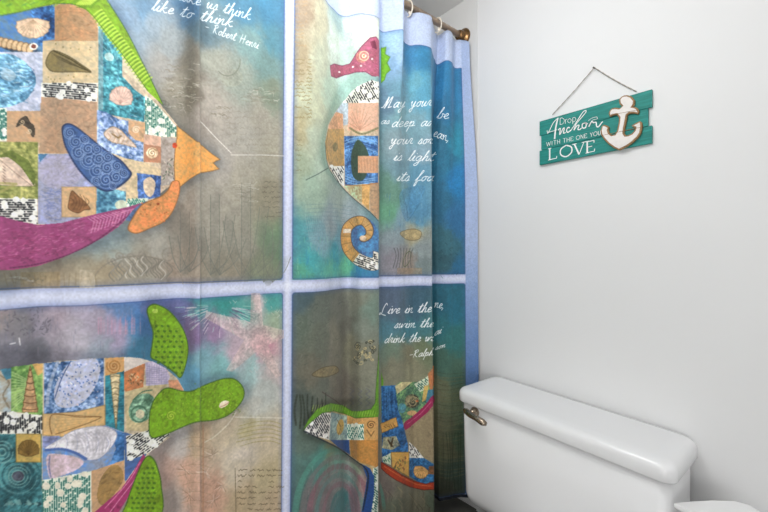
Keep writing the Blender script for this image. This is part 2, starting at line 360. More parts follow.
# ---- print motifs
def scrib(x0, x1, y0, y1, c, lh=5, a=.5, w=.55, slope=0, fill_=.85):
    y = y0
    while y < y1:
        x = x0+rnd.random()*3
        while x < x1-2:
            L = rnd.uniform(4, 11); P = []; q = x; k = 0
            while q < min(x+L, x1): P.append((q, y+slope*(q-x0)+rnd.uniform(-1.3, 1.3)*(1 if k % 2 else -1)*.8)); q += rnd.uniform(.7, 1.3); k += 1
            if len(P) > 1 and rnd.random() < fill_: stroke(P, w, c, a, step=2)
            x += L+rnd.uniform(1.5, 3)
        y += lh
def dashes(P, ang=90, dark='#1b1d22', bg='#e8e6da', dot='#f0efe6', sp=2.0, L=5, seed=3, nd=None, dr=3.2):
    """white patch with staggered dark dashes and pale discs, clipped to polygon P"""
    fill(P, bg, amp=.05); r = random.Random(seed)
    xs = [p[0] for p in P]; ys = [p[1] for p in P]
    def inside(x, y):
        c = False; n = len(P)
        for i in range(n):
            a, b = P[i], P[i-1]
            if (a[1] > y) != (b[1] > y) and x < (b[0]-a[0])*(y-a[1])/(b[1]-a[1])+a[0]: c = not c
        return c
    x0, x1, y0, y1 = min(xs), max(xs), min(ys), max(ys)
    cx, cy = (x0+x1)/2, (y0+y1)/2; R = max(x1-x0, y1-y0)*.75
    ca, sa = math.cos(math.radians(ang)), math.sin(math.radians(ang))
    v = -R; row = 0
    while v < R:
        u = -R+(row % 3)*L*.45
        while u < R:
            l = L*r.uniform(.45, .95)
            A = (cx+u*ca-v*sa, cy+u*sa+v*ca); B = (A[0]+l*ca, A[1]+l*sa)
            if inside(*A) and inside(*B):
                stroke([A, B], sp*.52, dark, .92)
                if r.random() < .45:
                    Mx = ((A[0]+B[0])/2, (A[1]+B[1])/2); E = (Mx[0]-sa*sp, Mx[1]+ca*sp)
                    if inside(*E): stroke([Mx, E], sp*.45, dark, .9)
            u += L*1.05
        v += sp; row += 1
    if nd is None: nd = max(2, int((x1-x0)*(y1-y0)/130))
    for _ in range(nd*4):
        x, y = r.uniform(x0, x1), r.uniform(y0, y1)
        if inside(x, y) and inside(x+dr*.6, y) and inside(x-dr*.6, y): fill(ell(x, y, dr*r.uniform(.6, .85), dr*r.uniform(.6, .85), n=12), dot, amp=.03); nd -= 1
        if nd <= 0: break
def scallop(cx, cy, r, ang=0, c='#e0b590', rib='#a5754f', n=9, sq=1.0):
    P = []; ca, sa = math.cos(math.radians(ang)), math.sin(math.radians(ang))
    def T(x, y): return (cx+x*ca-y*sa, cy+x*sa+y*ca)
    for k in range(25):
        t = math.radians(200-220*k/24); rr = r*(1+.035*math.cos(k*math.pi*.75)); P.append(T(rr*math.cos(t), -rr*math.sin(t)*sq))
    P.append(T(r*.28, r*.62*sq)); P.append(T(-r*.28, r*.62*sq))
    fill(P, c, amp=.1, edge=rib, ew=.6)
    for k in range(n):
        t = math.radians(15+150*k/(n-1)); stroke([T(0, r*.5*sq), T(r*.93*math.cos(t), -r*.93*math.sin(t)*sq)], .5, rib, .55)
def cone(x0, y0, x1, y1, w, c='#d8b48a', rib='#8a6238', n=7):
    """tower shell from wide end (x0,y0) to tip (x1,y1)"""
    dx, dy = x1-x0, y1-y0; L = math.hypot(dx, dy); ux, uy = dx/L, dy/L; nx, ny = -uy, ux
    A = []; B = []
    for k in range(n*2+1):
        t = k/(n*2); ww = w*(1-t)**.85*(1+.12*(k % 2)); A.append((x0+dx*t+nx*ww, y0+dy*t+ny*ww)); B.append((x0+dx*t-nx*ww, y0+dy*t-ny*ww))
    fill(A+B[::-1], c, amp=.15, edge=rib, ew=.6)
    for k in range(1, n*2, 2): stroke([A[k], ((A[k][0]+B[k][0])/2+ux*-1.2, (A[k][1]+B[k][1])/2+uy*-1.2), B[k]], .7, rib, .75, sm=True)
def spiral(cx, cy, r, turns=2.5, c='#7a4b2c', w=.7, a=.8, ph=0, sx=1):
    P = []
    for k in range(int(turns*14)):
        t = k/(turns*14); an = ph+t*turns*2*math.pi; P.append((cx+sx*r*t*math.cos(an), cy+r*t*math.sin(an)))
    stroke(P, w, c, a, step=2)
def hatch(x0, y0, x1, y1, c, n=14, a=.4, w=.5, j=3):
    for _ in range(n):
        x, y = rnd.uniform(x0, x1), rnd.uniform(y0, y1); l = rnd.uniform(3, 9); an = rnd.gauss(0, .5)
        stroke([(x, y), (min(x1, x+l*math.cos(an)), min(y1, max(y0, y+l*math.sin(an))))], w, c, a)
R4 = lambda x0, y0, x1, y1: [(x0, y0), (x1, y0), (x1, y1), (x0, y1)]
def conch(P, c, line, tilt=(1, 0), n=7):
    fill(P, c, amp=.13, sm=True, edge=line, ew=.6)
    xs = [p[0] for p in P]; ys = [p[1] for p in P]; x0, x1, y0, y1 = min(xs), max(xs), min(ys), max(ys)
    for k in range(1, n):
        t = k/n; x = x0+(x1-x0)*t; h = (y1-y0)*.32*math.sin(math.pi*t)+1
        cy = (y0+y1)/2
        stroke([(x-1, cy-h), (x+2, cy), (x-1, cy+h)], .55, line, .5, sm=True)
def coral(x, y, h, c, a=.4, w=5):
    for dx, hh in ((-.35, .6), (0, 1), (.35, .75), (.6, .45)):
        P = [(x, y), (x+dx*h*.35, y-h*hh*.4), (x+dx*h*.55, y-h*hh)]; stroke(P, w*(1-.3*abs(dx)), c, a*.16, sm=True); 
        for s in (-1, 1): stroke([(p[0]+s*w*.5, p[1]) for p in P], .8, c, min(1, a*1.5), sm=True)

# background drawing, top left panel
for cx, cy, hh in ((185, 272, 60), (215, 275, 80), (246, 278, 95), (268, 282, 55)): coral(cx, cy, hh, '#6f7268', .45, 9)
for k in range(9):
    spiral(140+rnd.uniform(-30, 30), 263+rnd.uniform(-8, 6), rnd.uniform(5, 9), 1.6, '#8a8478', 1.2, .45, rnd.random()*6)
stroke(ell(138, 284, 45, 28, 0, 20, 180, 360), 1., '#7c7468', .5)
scrib(262, 284, 182, 218, '#5a5240', 5, .6)
scrib(225, 280, 112, 150, '#7c7668', 5.5, .35)
scrib(205, 250, 70, 100, '#8a8474', 5, .2); scrib(160, 195, 60, 100, '#7f7560', 6, .2)
stroke([(200, 121), (215, 137), (231, 153)], .9, '#e9e6df', .8); stroke([(231, 155), (262, 155), (284, 156)], .9, '#e9e6df', .6)
for y in (150, 154, 160): stroke([(250, y), (284, y+5)], .5, '#8c8472', .4)
fill(ell(232, 78, 11, 9), '#9a9c88', a=.4); stroke(ell(228, 62, 12, 14, 10, 16, -20, 130), .9, '#6b7060', .6)
for _ in range(60):
    x = rnd.uniform(160, 284); y = rnd.uniform(100, 280); stroke([(x, y), (x+rnd.uniform(-2, 2), y+rnd.uniform(3, 9))], .5, '#7c776a', .3)
for x in range(4, 95, 6): stroke([(x, 273), (x+rnd.uniform(-3, 6), 286)], .7, '#7f6a4a', .35)
fill(R4(20, 272, 60, 288), '#a9884f', a=.3); fill(R4(80, 270, 95, 288), '#c7b9a0', a=.4)
# background drawing, lower left panel
for k in range(90):
    t = rnd.uniform(0, math.pi); r0 = rnd.uniform(8, 24); r1 = r0+rnd.uniform(4, 8); cx, cy = 220, 305
    stroke([(cx+r0*1.5*math.cos(t), cy+r0*math.sin(t)*1.1), (cx+r1*1.5*math.cos(t), cy+r1*math.sin(t)*1.1)], .7, rnd.choice(['#a7d8cf', '#c9bfd0', '#e0d3d6', '#5d4f78']), .65)
fill([(251, 293), (260, 293), (263, 325), (284, 330), (284, 338), (268, 345), (281, 375), (276, 378), (256, 352), (232, 372), (226, 370), (244, 340), (205, 318), (206, 311), (250, 322)], '#cdb3ac', a=.55, amp=.15)
for _ in range(50):
    x = rnd.uniform(228, 282); y = rnd.uniform(300, 372); stroke([(x, y), (x+rnd.uniform(-3, 3), y+2)], .6, '#ead6cf', .5)
for _ in range(120):
    x = rnd.uniform(0, 145); y = rnd.uniform(306, 355); stroke([(x, y), (x, y+rnd.uniform(3, 9))], .6, rnd.choice(['#8d7f93', '#5f6a85', '#a99aa8', '#6f6a78']), .3)
for _ in range(50):
    x = rnd.uniform(4, 50); y = rnd.uniform(308, 335); stroke([(x, y), (x+rnd.uniform(-3, 3), y+rnd.uniform(-3, 3))], .8, '#4a4a58', .45)
for _ in range(22): x = rnd.uniform(95, 143); stroke([(x, 318+rnd.uniform(-3, 3)), (x, 334)], .9, '#c58fa8', .35)
stroke([(10, 344), (15, 343)], .9, '#f2f2f2', .9); stroke([(19, 338), (20, 345)], .8, '#f2f2f2', .9)
stroke([(236, 412), (228, 424), (215, 436), (205, 442)], 1.4, '#d8cfb8', .7, sm=True)
stroke([(235, 417), (260, 417.5), (284, 418)], .9, '#dcd8cd', .7)
for y in range(422, 446, 4): stroke([(238+rnd.uniform(-4, 4), y+4), (255, y), (270, y-1), (281, y+2)], .8, '#96884c', .5, sm=True)
scrib(236, 284, 470, 520, '#54472f', 5.6, .7, .6); stroke([(235, 468), (236, 515)], .7, '#54472f', .6)
for cx, cy in ((190, 495), (214, 500), (185, 470), (206, 472), (212, 455), (222, 485)):
    for k in range(9): t = rnd.random()*6.28; stroke([(cx, cy), (cx+rnd.uniform(5, 10)*math.cos(t), cy+rnd.uniform(5, 9)*math.sin(t))], .6, rnd.choice(['#efe0cd', '#7a5a45']), .45)
stroke([(203, 425), (203, 512)], 1.2, '#b3774f', .4)
for k in range(8): y = 440+k*9; stroke([(181+rnd.uniform(-3, 3), y), (196, y-3), (212, y+1)], .6, '#8d6c50', .3, sm=True)

for x0_, y0_, w_, h_ in ((165, 62, 30, 36), (208, 105, 20, 14), (240, 88, 34, 16), (232, 182, 20, 20), (8, 276, 30, 8), (160, 100, 30, 14)):
    for k in range(int(w_*h_/14)):
        x = x0_+rnd.random()*w_; y = y0_+rnd.random()*h_; stroke([(x, y), (x+rnd.uniform(2, 6), y+rnd.uniform(-1, 1.5)), (x+rnd.uniform(4, 8), y+rnd.uniform(-2, 3))], .6, rnd.choice(['#6f6a58', '#8a8270', '#d0cabc']), .35, sm=True)
for k in range(26):
    x = 112+k*2.3; P = [(x+3*math.sin(q*.9+k*.7), 256+q*2.4+abs(k-13)*.5) for q in range(9)]; stroke(P, .9, rnd.choice(['#8f897c', '#7d776b', '#c9c3b4']), .5, sm=True)
# ------------------------------------------------ FISH
glow([(105, 0), (140, 60), (178, 125), (222, 160), (184, 190), (165, 226), (128, 238), (90, 252), (40, 274), (-20, 275), (-20, 0)], '#7e94a8', 5, .55)
body = [(-124, 18), (0, 14), (20, 10), (55, 3), (85, 8), (100, 22), (125, 54), (147, 88), (178, 126), (176, 150), (177, 180), (150, 202), (130, 210), (95, 217), (60, 225), (30, 228), (-124, 220)]
fill(body, '#cdb89c', amp=.1)
fill(R4(-124, 60, 0, 220), '#8fa6bb', '#b79f86', amp=.2)
fill([(-124, 22), (55, 6), (55, 42), (43, 42), (43, 58), (-124, 58)], '#6f9fc6', '#2f62a5', amp=.2)
fill([(30, 9), (55, 5), (55, 38), (45, 40), (40, 50)], '#2355a0', '#3f7fc0', .25)
scallop(33, 26, 17, 180, '#dcbd9c', '#a98562', 11, .72)
fill([(0, 38), (20, 43), (42, 46), (42, 57), (25, 57), (0, 48)], '#2a3f5c', '#4f7ba0')
for x in range(0, 32, 5): fill(ell(x, 42+x*.22, 3.6, 5, 20, 12), '#d9b88a', amp=.1, edge='#8a6238')
fill(ell(33.5, 46.5, 4.4, 3.6), '#f0e8dc'); fill(ell(33.5, 46.5, 2.6, 2.1), '#7a3b2c')
fill(R4(-124, 52, 43, 112), '#aab7d3', '#c7c9dc', .06)
fill([(-40, 60), (0, 54), (15, 56), (28, 65), (36, 80), (30, 95), (20, 103), (0, 108), (-40, 108)], '#3f86b5', '#7fb4d0', .25, sm=True)
for k in range(60): 
    x = rnd.uniform(-5, 26); y = rnd.uniform(58, 104); stroke([(x, y), (x+rnd.uniform(4, 9), y+rnd.uniform(-2, 3))], .7, rnd.choice(['#1d5c92', '#d4e4ec', '#2a6fa3']), .55)
fill(ell(8, 75, 8, 6, 20), '#b9cfda', a=.6)
for k in range(6): stroke([(28+k, 66+k*5), (34, 70+k*4), (28, 75+k*4)], .6, '#3a5c8c', .6)
fill([(55, 5), (70, 4), (86, 9), (97, 20), (98, 46), (43, 41), (55, 40)], '#c99e70', '#b5845a', .12); hatch(57, 8, 95, 44, '#8c5a38', 30, .35)
fill(R4(43, 41, 98, 84), '#d9c49b', '#cdb487', .08)
fill([(46, 62), (50, 53), (56, 51), (70, 57), (82, 65), (91, 72), (80, 72), (55, 72), (48, 68)], '#9a8a5c', '#7c6c3f', .2, sm=True, edge='#4f4426')
for k in range(7): stroke([(52+k*2, 53+k), (60+k*4, 60+k*1.5), (88, 71)], .5, '#4f4426', .55)
stroke([(54, 51), (72, 60), (90, 72)], 1.2, '#4c4022', .8)
for k in range(14): fill(ell(rnd.uniform(48, 94), rnd.choice([rnd.uniform(43, 50), rnd.uniform(74, 82)]), .8, .8, n=6), '#a08b5a')
fill([(41, 97), (60, 98), (97, 102), (97, 154), (39, 153)], '#c2a07f', '#ae8768', .12); hatch(42, 98, 96, 150, '#7b563c', 60, .3); hatch(42, 98, 96, 150, '#d0ab88', 40, .35)
dashes([(41, 83), (98, 83), (97, 102), (60, 98), (41, 97)], 5, L=5.5, sp=2.2, dr=4.2, seed=5)
dashes([(-5, 108), (7, 108), (7, 141), (-5, 141)], 90, '#17685c', '#e3eadb', '#f0efe6', 2, 5, 6)
fill(R4(7, 111, 40, 143), '#cfa983', '#c2976d', .08)
fill([(16, 127), (19, 120), (26, 116), (30, 122), (34, 126), (35, 134), (32, 137), (28, 129), (22, 125)], '#4a4136', amp=.2, sm=True); spiral(29, 131, 3, 1.5, '#d9c5a0', .7); spiral(22, 122, 3, 1.5, '#c9b088', .6)
fill(R4(-124, 142, 38, 199), '#8c9a48', '#a9a65e', .2); fill([(-5, 158), (8, 157), (22, 168), (32, 180), (34, 186), (10, 186), (-5, 182)], '#d9bba5', '#e3cbb4', .08, sm=True, edge='#6c7438')
fill([(-5, 158), (10, 150), (28, 160), (36, 175), (34, 186), (20, 166), (8, 157)], '#6f7f34', amp=.15)
stroke([(0, 160), (14, 172), (32, 186)], .6, '#8c6b58', .6); stroke([(0, 183), (16, 184), (0, 192)], 2, '#a9a05a', .6)
for k in range(6): stroke([(3, 166+k*3), (5, 168+k*3)], .7, '#6c4b3c', .6)
dashes([(-5, 198), (37, 199), (37, 224), (15, 221), (-5, 216)], 0, L=6, sp=2.3, dr=4.6, seed=9)
fill([(38, 154), (97, 154), (97, 187), (95, 216), (60, 224), (38, 224)], '#a9abc4', '#8d93ba', .14)
fill(ell(60, 172, 22, 17, 0), '#b5b0c6', '#a39fbd', .1); hatch(42, 156, 92, 186, '#6c6f9a', 60, .35); hatch(40, 188, 62, 220, '#5a6bb0', 70, .45)
fill([(38, 154), (48, 154), (40, 162)], '#3f7098')
fill(R4(62, 187, 96, 217), '#d8b283', '#cfa472', .08, edge='#b08c60')
conch([(69, 202), (72, 191), (78, 196), (85, 202), (90, 209), (84, 210), (78, 213), (69, 209)], '#94623a', '#5c3a1f')
fill([(97, 186), (128, 192), (140, 204), (125, 210), (96, 216)], '#3f7fa8', '#6aa5b8', .2); fill(ell(121, 205, 6, 5), '#c9d3b8', amp=.08)
fill([(98, 26), (106, 30), (122, 52), (122, 76), (135, 90), (146, 98), (144, 122), (98, 112)], '#2f8fa5', '#5fb3bd', .25)
for k in range(40):
    x = rnd.uniform(99, 119); y = rnd.uniform(36, 80); stroke([(x, y), (x+rnd.uniform(-3, 3), y+rnd.uniform(2, 5))], .7, rnd.choice(['#1c6d8c', '#a5d8dc', '#1f5e9a']), .55)
fill(ell(109, 57, 5, 4, 30), '#c3e0da', a=.8); fill(R4(98, 28, 103, 110), '#8fa9ae', a=.6)
fill([(122, 55), (128, 62), (145, 86), (148, 93), (136, 82), (122, 70)], '#dccdae', amp=.06)
scallop(121, 98, 11.5, 12, '#e3bfae', '#b98a78', 9, 1.0)
fill([(97, 110), (106, 112), (118, 119), (128, 121), (143, 124), (143, 162), (125, 158), (97, 148)], '#4f7cc0', '#a9b9da', .22)
for k in range(50):
    x = rnd.uniform(98, 140); y = rnd.uniform(113, 156); stroke([(x, y), (x+rnd.uniform(-3, 3), y+rnd.uniform(-3, 3))], .9, rnd.choice(['#2a5cb0', '#e9e6ee', '#6f97d4']), .5)
conch([(104, 134), (112, 127), (120, 130), (128, 138), (136, 147), (122, 144), (112, 142)], '#e6cdbb', '#b58a58')
stroke([(112, 134), (118, 138), (121, 136)], 1.2, '#8a6a3a', .9); 
fill([(128, 120), (145, 123), (145, 143), (135, 140), (128, 133)], '#dcb084', '#cf9c6c', .12); spiral(136, 130, 4, 2, '#efd9b8', .9)
fill([(97, 148), (125, 158), (145, 163), (162, 170), (162, 178), (140, 172), (97, 160)], '#ddc59b', amp=.07)
fill([(126, 165), (140, 173), (138, 203), (126, 203)], '#d8bf95', amp=.08)
dashes([(145, 96), (150, 98), (160, 108), (177, 127), (176, 137), (162, 137), (145, 134)], 90, '#146a58', '#e6ecdc', '#eff0e4', 2., 5, 12, dr=4.2)
fill([(144, 134), (162, 137), (161, 147), (144, 145)], '#e0b49a', amp=.06)
fill([(144, 144), (162, 147), (162, 163), (144, 162)], '#c78d6c', '#b97c5c', .1); fill(ell(152, 153, 6, 5.5), '#ddb888', '#efd9b8', .15); spiral(152, 153, 5, 2, '#a06a40', .5)
fill([(161, 137), (177, 138), (176, 184), (161, 186)], '#b3a79c', '#a29c98', .12)
for k in range(26): x, y = rnd.uniform(163, 174), rnd.uniform(158, 184); stroke([(x, y), (x+rnd.uniform(-2, 2), y+1.5)], .9, rnd.choice(['#5f7a62', '#3c4a40', '#e3dcc8']), .7)
fill([(137, 173), (161, 176), (160, 196), (150, 199), (138, 200)], '#3b62ad', '#5a84cc', .2)
fill([(144, 180), (150, 177), (155, 182), (154, 192), (150, 197), (145, 193), (143, 186)], '#dfc6a8', amp=.1, sm=True)
dashes([(127, 199), (148, 198), (146, 205), (135, 209), (126, 208)], 60, '#1b7a66', '#e0e8d4', '#eff0e4', 1.8, 4, 15, nd=1, dr=2)
# magenta belly band
mag = [(-124, 212), (0, 216), (18, 221), (38, 225), (62, 223), (96, 214), (128, 207), (141, 203), (132, 213), (118, 227), (102, 238), (84, 248), (62, 258), (38, 266), (12, 270), (-124, 271)]
fill(mag, '#ad4a80', '#8f3a6a', .14)
for k in range(260):
    x = rnd.uniform(-5, 122); yb = 270-(max(0, x-10)**1.45)*.045; yt = 224-max(0, x-60)*.28; y = rnd.uniform(yt+2, max(yt+3, yb-6)); 
    stroke([(x, y), (x+rnd.uniform(2, 6), y+rnd.uniform(-2.5, .5))], .7, rnd.choice(['#d06a98', '#7c2352', '#dd86ad', '#9c2d63']), .5)
for k in range(14): x = 88+k*3.4; stroke([(x, 218-k*.7), (x+6, 222-k), (x+3, 233-k*1.3)], .8, '#e09abd', .55)
stroke([(10, 268), (38, 264), (70, 254), (100, 238), (130, 214)], 1.2, '#5b2048', .5, sm=True)
fill([(125, 220), (133, 210), (141, 203), (147, 201), (139, 212), (132, 222)], '#4f6a94', amp=.1)
# blue swirl fin
fin = [(63, 127), (68, 124), (76, 127), (90, 138), (105, 150), (120, 160), (128, 169), (131, 174), (127, 180), (118, 187), (108, 191), (98, 188), (86, 178), (75, 164), (66, 147), (63, 135)]
fill(fin, '#44679f', '#35558f', .12, sm=True, edge='#20305a', ew=1.3)
for cx, cy, r in ((70, 133, 5), (76, 142, 6), (85, 139, 4), (79, 153, 6), (88, 149, 6), (97, 149, 5), (89, 161, 7), (99, 159, 6), (108, 157, 5), (97, 171, 6), (107, 168, 6), (117, 166, 5), (106, 180, 7), (116, 177, 6), (124, 173, 4), (96, 181, 4), (113, 186, 3)):
    ph_ = rnd.random()*6; spiral(cx, cy, r*1.08, 2.3, '#8fabd8', .8, .8, ph_); spiral(cx, cy, r*1.1, 2.3, '#1c3468', .6, .65, ph_+1.5); stroke(ell(cx, cy, r*1.25, r*1.2, 0, 14, 30, 250), .6, '#8fabd8', .55)
# green top fin
gf = [(-124, -20), (95, -20), (106, 0), (113, 10), (128, 34), (140, 59), (151, 80), (163, 105), (158, 101), (147, 91), (136, 74), (120, 52), (106, 35), (96, 20), (86, 10), (72, 4), (55, 4), (38, 7), (20, 12), (-5, 16), (-124, 20)]
fill(gf, '#8fbf1f', '#78ab1a', .16)
for k in range(30):
    t = k/29; x = 78+t*66; y0_ = 3 if x < 92 else 12+(x-92)*1.35; xo = x+14; 
    stroke([(x-2, y0_+2), (x+4, y0_-3), (x+8, y0_-5)], 1., '#c3e04a', .75, sm=True); stroke([(x-1, y0_+5), (x+5, y0_-1), (x+8, y0_-3)], .7, '#4f8416', .5, sm=True)
for k in range(60): x = rnd.uniform(-5, 85); y = rnd.uniform(-8, 7); stroke([(x, y), (x+4, y-rnd.uniform(1, 3))], .9, rnd.choice(['#4c8f1a', '#b7dc3a', '#5f9f3a']), .5)
stroke([(0, 16), (20, 12), (50, 5), (72, 4), (88, 11), (100, 25), (122, 54), (147, 90)], .8, '#49731a', .6, sm=True)
stroke([(107, 0), (128, 34), (151, 80), (163, 105)], 1., '#3f6a2a', .6, sm=True)
# head
fill([(177, 126), (186, 133), (200, 144), (212, 154), (220, 159.5), (216, 161), (213, 163), (216, 166), (219, 169), (212, 171), (200, 173), (190, 179), (180, 187), (175, 182), (174, 165), (175, 150), (177, 138)], '#f0b263', '#e69a48', .09, edge='#8c5c2a', ew=.8)
fill(ell(174.7, 145.5, 2.5, 2.8), '#d2431f'); fill(ell(179, 148, .8, .8, n=8), '#c8742f'); fill(R4(198, 151, 200.5, 172), '#e3a255', a=.5)
fill([(178, 181), (180, 187), (178, 198), (172, 212), (163, 222), (150, 228), (138, 233), (131, 232), (128, 228), (132, 219), (140, 207), (147, 202), (160, 197), (168, 190), (172, 182)], '#f0a05a', '#e8854a', .12, sm=True, edge='#a0602c', ew=.8)
for k in range(16): fill(ell(rnd.uniform(138, 172), rnd.uniform(203, 222), .9, .9, n=6), '#d9733a')
fill(ell(158, 204, 1.6, 1.4, n=8), '#b9542a')

# ------------------------------------------------ TURTLE
glow([(-20, 362), (60, 352), (130, 350), (146, 300), (165, 302), (192, 330), (192, 378), (225, 372), (250, 388), (240, 410), (200, 430), (170, 445), (165, 470), (168, 520), (-20, 520)], '#8d92a0', 4, .45)
shell = [(-124, 380), (0, 371), (20, 366), (60, 361), (105, 358), (130, 357), (150, 361), (165, 368), (178, 379), (184, 390), (160, 395), (152, 438), (170, 437), (150, 452), (140, 470), (118, 512), (-124, 515)]
fill(shell, '#c9b79a', amp=.1)
fill(R4(-124, 376, 0, 412), '#b9a58a', '#7f97a5', .2)
fill([(-5, 371), (11, 369), (11, 412), (-5, 412)], '#c4b394', '#9aaab0', .15); stroke([(0, 375), (9, 383), (3, 395), (9, 408)], .9, '#7c6a50', .7, sm=True)
fill([(0, 369), (11, 368), (11, 378), (6, 380)], '#3f7f98')
fill([(11, 367), (43, 363), (43, 416), (11, 411)], '#5f9c48', '#8db05c', .16)
for k in range(12): stroke([(12, 372+k*3.4), (28, 380+k*1.3)], .9, '#b9d08a', .6)
fill([(32, 364), (43, 363), (43, 372), (38, 376)], '#d9a85c', amp=.1)
cone(30, 412, 30, 366, 7.5, '#c79a6a', '#6e4526', 7)
fill([(44, 363), (70, 361), (104, 358), (104, 405), (75, 412), (44, 414)], '#3c6fb4', '#9fb2d2', .25)
fill([(72, 362), (95, 359), (100, 372), (92, 392), (78, 405), (60, 407), (54, 395), (60, 376)], '#c9cadb', '#aab0ce', .12, sm=True)
for k in range(110): x, y = rnd.uniform(56, 102), rnd.uniform(362, 406); fill(ell(x, y, 1.1, .8, rnd.uniform(0, 90), 6), rnd.choice(['#3b5fa8', '#eeeaf0', '#6a83bd', '#27468c', '#d8c5cc']), a=.75)
stroke([(71, 361), (62, 378), (55, 398)], .8, '#2f4a88', .9, sm=True); stroke([(58, 362), (50, 385), (47, 405)], 3, '#bcc6dd', .5, sm=True)
fill([(105, 358), (124, 357), (124, 372), (105, 376)], '#dca868', '#cf9450', .08); spiral(114, 366, 8, 2.7, '#a8692c', .8, .8)
fill([(105, 376), (124, 371), (124, 432), (105, 425)], '#1f6d84', '#2c8696', .15)
for k in range(10): stroke([(105, 380+k*5), (124, 377+k*5)], .5, '#64b0b8', .4)
cone(115, 374, 116, 428, 4.6, '#cdb98c', '#7c6a44', 9)
fill([(124, 357), (140, 358), (150, 361), (146, 367), (124, 374)], '#d8cbc0', amp=.05)
fill([(124, 372), (145, 363), (143, 387), (127, 393), (124, 390)], '#cf8452', '#c0703f', .14); 
for k in range(22): x, y = rnd.uniform(128, 141), rnd.uniform(373, 386); stroke([(x, y), (x+rnd.uniform(-2, 2), y+rnd.uniform(-2, 2))], .9, rnd.choice(['#5c4326', '#e3c79a', '#7c5c34']), .8)
fill([(145, 363), (152, 361), (165, 368), (170, 376), (168, 384), (146, 386)], '#bdb3cf', '#cdbdd0', .08)
for k in range(9): stroke([(146, 366+k*2.2), (168, 370+k*1.6)], .5, '#8578a8', .6); stroke([(147+k*2.4, 364), (147+k*2.4, 384)], .5, '#8578a8', .4)
fill([(168, 380), (178, 380), (184, 391), (170, 391)], '#d39068', amp=.1)
fill([(125, 392), (146, 386), (168, 384), (155, 398), (149, 413), (149, 432), (126, 430)], '#d3bd8c', '#bfae7f', .12)
fill(ell(142, 408, 12, 16, 35), '#5f9474', '#93b89a', .2); stroke(ell(139, 414, 8, 8, 0, 16), 1.1, '#3c6c50', .8); fill(ell(140, 414, 4.5, 4.5), '#d4cba6'); stroke([(133, 400), (142, 392), (152, 390)], 1, '#33664a', .7, sm=True)
dashes([(-5, 411), (42, 415), (42, 434), (-5, 434)], 88, L=6, sp=2.4, dr=4.6, seed=21)
fill([(43, 414), (75, 412), (105, 405), (105, 425), (85, 430), (65, 437), (43, 435)], '#dcb578', '#d0a565', .09, edge='#9c7a48')
stroke([(52, 434), (50, 424), (54, 414), (80, 417), (101, 417), (80, 426), (56, 434)], .9, '#8a5f30', .8, sm=True); stroke([(54, 414), (101, 417)], .7, '#8a5f30', .7)
for k in range(5): stroke([(56, 417+k*3.5), (92-k*2, 417.5+k*1.6)], .5, '#b98a50', .5)
fill([(43, 436), (65, 437), (85, 430), (105, 425), (124, 432), (124, 461), (91, 472), (43, 480)], '#a9b5d2', '#4f7cb9', .18)
fill([(43, 436), (60, 436), (52, 446), (43, 448)], '#7b84b4', amp=.2); fill([(108, 428), (124, 433), (124, 460), (110, 464), (116, 448)], '#2d68ae', '#4f86c4', .15)
conch([(45, 448), (58, 440), (75, 430), (98, 426), (110, 428), (117, 434), (112, 446), (100, 458), (88, 460), (80, 456), (68, 449), (55, 449)], '#d8d3da', '#8c8fae')
for k in range(9): stroke([(70+k*4, 434-k*.6), (80+k*3.8, 440), (84+k*3, 452)], .8, '#b5aeb8', .6, sm=True)
stroke([(46, 450), (62, 449), (76, 453), (86, 459)], 2.2, '#3f62ad', .85, sm=True)
fill([(47, 456), (60, 454), (76, 457), (84, 462), (76, 470), (60, 476), (50, 478)], '#d9bcc0', '#cfb6c4', .1, sm=True)
stroke([(50, 456), (49, 466), (51, 477)], 1.2, '#5a5f9a', .6)
fill([(-124, 434), (42, 434), (42, 480), (43, 515), (-124, 515)], '#2a6670', '#3f7f84', .2)
for k in range(1, 8): stroke(ell(18, 476, k*3.2, k*2.9, 0, 24), 1., rnd.choice(['#6fa5a5', '#1c4650', '#88b5ac']), .5)
fill(ell(18, 476, 6, 5), '#5c4a60', a=.7)
for k in range(1, 4): stroke(ell(2, 452, k*3.6, k*3.6, 0, 20), 1., '#8fc0b8', .5)
for k in range(30): x = rnd.uniform(0, 40); stroke([(x, 503+rnd.uniform(-3, 3)), (x+2, 504)], 1.4, rnd.choice(['#16343c', '#7fb0ac']), .6)
fill(R4(16, 434, 41, 462), '#d0b05a', '#c5a04c', .09, edge='#8c7430'); scallop(28.5, 450, 10.5, 0, '#8f6d2e', '#59401a', 9, .95)
dashes([(43, 480), (91, 471), (91, 515), (43, 515)], 90, '#17685c', '#e3e6d2', '#e6dfc8', 2.3, 6, 25, dr=5)
fill([(91, 471), (124, 460), (125, 487), (105, 503), (92, 515)], '#d6a87a', '#cb9a6a', .08)
fill([(97, 497), (101, 478), (112, 465), (121, 468), (123, 480), (115, 493), (103, 505)], '#b08a50', '#9c7740', .15, sm=True); hatch(100, 470, 120, 498, '#7a5a2c', 18, .4)
fill([(124, 432), (150, 440), (146, 455), (135, 468), (125, 482)], '#4f72b0', '#3f5f9c', .15)
dashes([(126, 436), (149, 430), (151, 437), (170, 433), (162, 442), (150, 452), (138, 457), (127, 461)], -35, L=5.5, sp=2.1, dr=4.2, seed=31)
